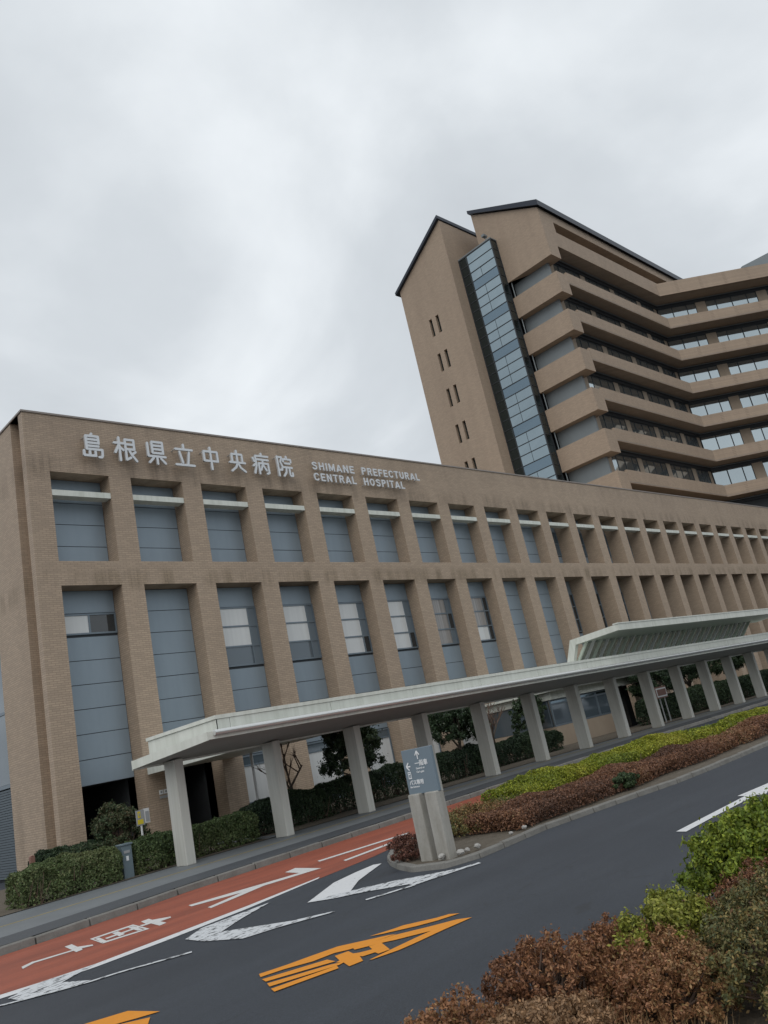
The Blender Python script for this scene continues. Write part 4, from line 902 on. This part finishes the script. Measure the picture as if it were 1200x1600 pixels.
for i,(a,b) in enumerate([(36.0,39.4),(39.6,43.5),(43.8,48.4),(48.8,54.0)]):
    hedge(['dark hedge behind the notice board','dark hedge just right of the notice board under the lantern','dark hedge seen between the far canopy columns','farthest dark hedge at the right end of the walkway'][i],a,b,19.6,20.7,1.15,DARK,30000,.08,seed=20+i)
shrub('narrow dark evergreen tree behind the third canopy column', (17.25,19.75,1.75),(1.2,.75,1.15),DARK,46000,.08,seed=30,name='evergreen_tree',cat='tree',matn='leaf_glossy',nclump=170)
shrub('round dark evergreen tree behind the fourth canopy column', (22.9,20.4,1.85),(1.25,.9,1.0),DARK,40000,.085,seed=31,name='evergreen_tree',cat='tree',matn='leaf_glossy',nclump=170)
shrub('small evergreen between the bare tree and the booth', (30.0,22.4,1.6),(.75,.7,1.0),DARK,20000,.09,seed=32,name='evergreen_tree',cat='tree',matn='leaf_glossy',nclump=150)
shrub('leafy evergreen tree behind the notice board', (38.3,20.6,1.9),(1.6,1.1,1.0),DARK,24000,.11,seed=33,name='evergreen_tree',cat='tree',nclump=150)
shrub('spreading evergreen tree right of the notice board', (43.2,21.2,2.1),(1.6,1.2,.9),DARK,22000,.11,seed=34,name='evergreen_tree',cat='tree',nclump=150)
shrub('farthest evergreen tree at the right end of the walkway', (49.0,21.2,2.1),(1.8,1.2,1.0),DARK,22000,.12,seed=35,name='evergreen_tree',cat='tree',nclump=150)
def bare_tree(label, loc, h, seed, knob=True):
    r = random.Random(seed); t = thing('bare_tree',label,'tree',loc); tr = MB(); tw = MB()
    def grow(p,d,l,rad,lev):
        q = p+d*l; (tr if lev < 2 else tw).tube(p,q,rad,rad*.72,k=7 if lev<2 else 5)
        if lev==4: return
        if lev==2 and knob:
            for _ in range(7):
                dd = (d+Vector((r.gauss(0,.55),r.gauss(0,.55),abs(r.gauss(.3,.4))))).normalized(); tw.tube(q,q+dd*r.uniform(.15,.4),.008,.003,k=4,cap=False)
            tw.tube(q-d*.04,q+d*.05,rad*1.3,rad*1.1,k=6); return
        for _ in range(3 if lev<2 else 3):
            dd = (d*.9+Vector((r.gauss(0,.5),r.gauss(0,.5),abs(r.gauss(.35,.3))))).normalized(); grow(q-d*l*r.uniform(0,.35),dd,l*r.uniform(.6,.85),rad*.6,lev+1)
    for _ in range(2): grow(Vector(loc)-Vector((0,0,.03)),Vector((r.gauss(0,.22),r.gauss(0,.2),1)).normalized(),h*.36,.06,0)
    tr.build('trunk','bark',t); tw.build('branches','twig',t)
bare_tree('pruned bare tree with knobbly branches between the second and third columns', (16.0,21.3,SW), 3.2, 5)
bare_tree('fine twigged bare tree in front of the pale pier right of the sign', (27.8,22.6,SW), 2.9, 9, knob=False)
# island planting
IS = .075
hedge('long yellow green azalea hedge along the back of the traffic island', 12.5,19.4,9.75,10.9,.48,LIME,100000,.042,IS,51,amp=.12,f=2.2,matn='leaf')
hedge('low rust brown azalea hedge along the front of the traffic island', 10.6,19.0,8.55,9.75,.31,RUST,110000,.040,IS,52,amp=.09,f=2.6)
hedge('far yellow green hedge at the right end of the traffic island', 19.9,40,9.7,11.1,.44,LIME,80000,.06,IS,53,amp=.12,f=1.5)
hedge('far brown hedge along the right end of the island', 19.4,40,8.6,9.65,.34,RUST,80000,.055,IS,54,amp=.1,f=1.8)
shrub('mixed green and rust azalea just right of the sign posts', (11.5,10.1,.21),(1.25,.75,.19),RUSTG+LIME[1:3],52000,.036,61,220,z0=IS)
shrub('small reddish azalea left of the sign posts', (9.02,9.5,.22),(.26,.3,.2),[(.12,.06,.05),(.17,.075,.055),(.21,.11,.065)],11000,.03,62,60,z0=IS)
shrub('dark green sprig growing through the brown island hedge', (13.9,8.62,.2),(.45,.18,.18),GREEN,6000,.045,63,30,z0=IS)
# foreground verge planting
FZ = .05
BG = [(.08,.13,.02),(.14,.20,.026),(.23,.28,.035),(.31,.34,.05)]
shrub('bright green bush at the right edge beside the road', (6.5,2.9,.39),(1.0,.6,.39),BG,100000,.034,71,420,z0=FZ)
shrub('small yellow green azalea among the rust brown ones', (4.68,2.85,.40),(.38,.26,.19),[(.14,.18,.03),(.22,.25,.04),(.30,.30,.06)],16000,.026,73,60,z0=FZ)
RF = [(.13,.068,.042),(.24,.112,.06),(.33,.165,.08),(.28,.19,.085)]
for i,(lb,c,rad,pal,n) in enumerate([
  ('rust brown azalea directly below the bright green bush', (5.75,2.6,.26),(.6,.4,.26),RF,44000),
  ('brown azalea at the road edge left of the bright green bush', (5.45,3.2,.17),(.42,.3,.17),RF,20000),
  ('dark brown azalea between the small yellow green one and the road', (4.65,3.25,.22),(.42,.32,.22),RF,24000),
  ('reddish brown azalea at the road edge right of the sparse leftmost one', (3.95,3.3,.28),(.4,.32,.26),RF,22000),
  ('sparse rust brown azalea leftmost on the near verge', (3.2,3.32,.27),(.38,.3,.24),RF,9000),
  ('broad brown azalea at the bottom right corner', (4.75,2.2,.30),(.62,.42,.30),RUSTG,44000),
  ('rust brown azalea in the middle of the lower right foreground', (4.25,2.72,.23),(.48,.38,.23),RF,40000),
  ('low tan azalea at the bottom edge of the picture', (3.2,2.75,.27),(.45,.36,.26),[(.27,.165,.09),(.36,.22,.12),(.22,.12,.07)],30000),
  ('dark green and brown azalea at the right picture edge', (5.6,1.95,.30),(.6,.42,.28),[(.06,.065,.03),(.11,.085,.04),(.19,.10,.055),(.24,.125,.065)],36000)]):
    shrub(lb,c,rad,pal,int(n*1.15),.021,80+i,420,z0=FZ,group='azaleas on the near verge')
# dry grass on the verge
r = np.random.default_rng(5); n = 14000
P = np.c_[r.uniform(2.4,3.7,n),r.uniform(2.1,3.62,n),np.full(n,FZ)]
hh = r.uniform(.10,.30,n); d = r.normal(size=(n,2))*.10; wv = r.normal(size=(n,3))*.004
V = np.empty((n,3,3)); V[:,0] = P-wv; V[:,1] = P+wv; V[:,2] = P+np.c_[d,hh]
me = bpy.data.meshes.new('dry_grass'); me.vertices.add(n*3); me.vertices.foreach_set('co',V.ravel()); me.loops.add(n*3); me.loops.foreach_set('vertex_index',np.arange(n*3))
me.polygons.add(n); me.polygons.foreach_set('loop_start',np.arange(n)*3); me.polygons.foreach_set('loop_total',np.full(n,3)); me.update(calc_edges=True)
c = np.array([(.34,.22,.10),(.42,.29,.15),(.26,.15,.07)])[r.integers(0,3,n)]*r.uniform(.7,1.3,(n,1)); ca = np.ones((n,3,4)); ca[:,:,:3] = c[:,None,:]
me.color_attributes.new('leafcol','FLOAT_COLOR','POINT').data.foreach_set('color',ca.ravel()); me.materials.append(MAT['leaf'])
tag(link('dry_grass',me),'dry tan grass between the azaleas on the near verge','grass',kind='stuff')
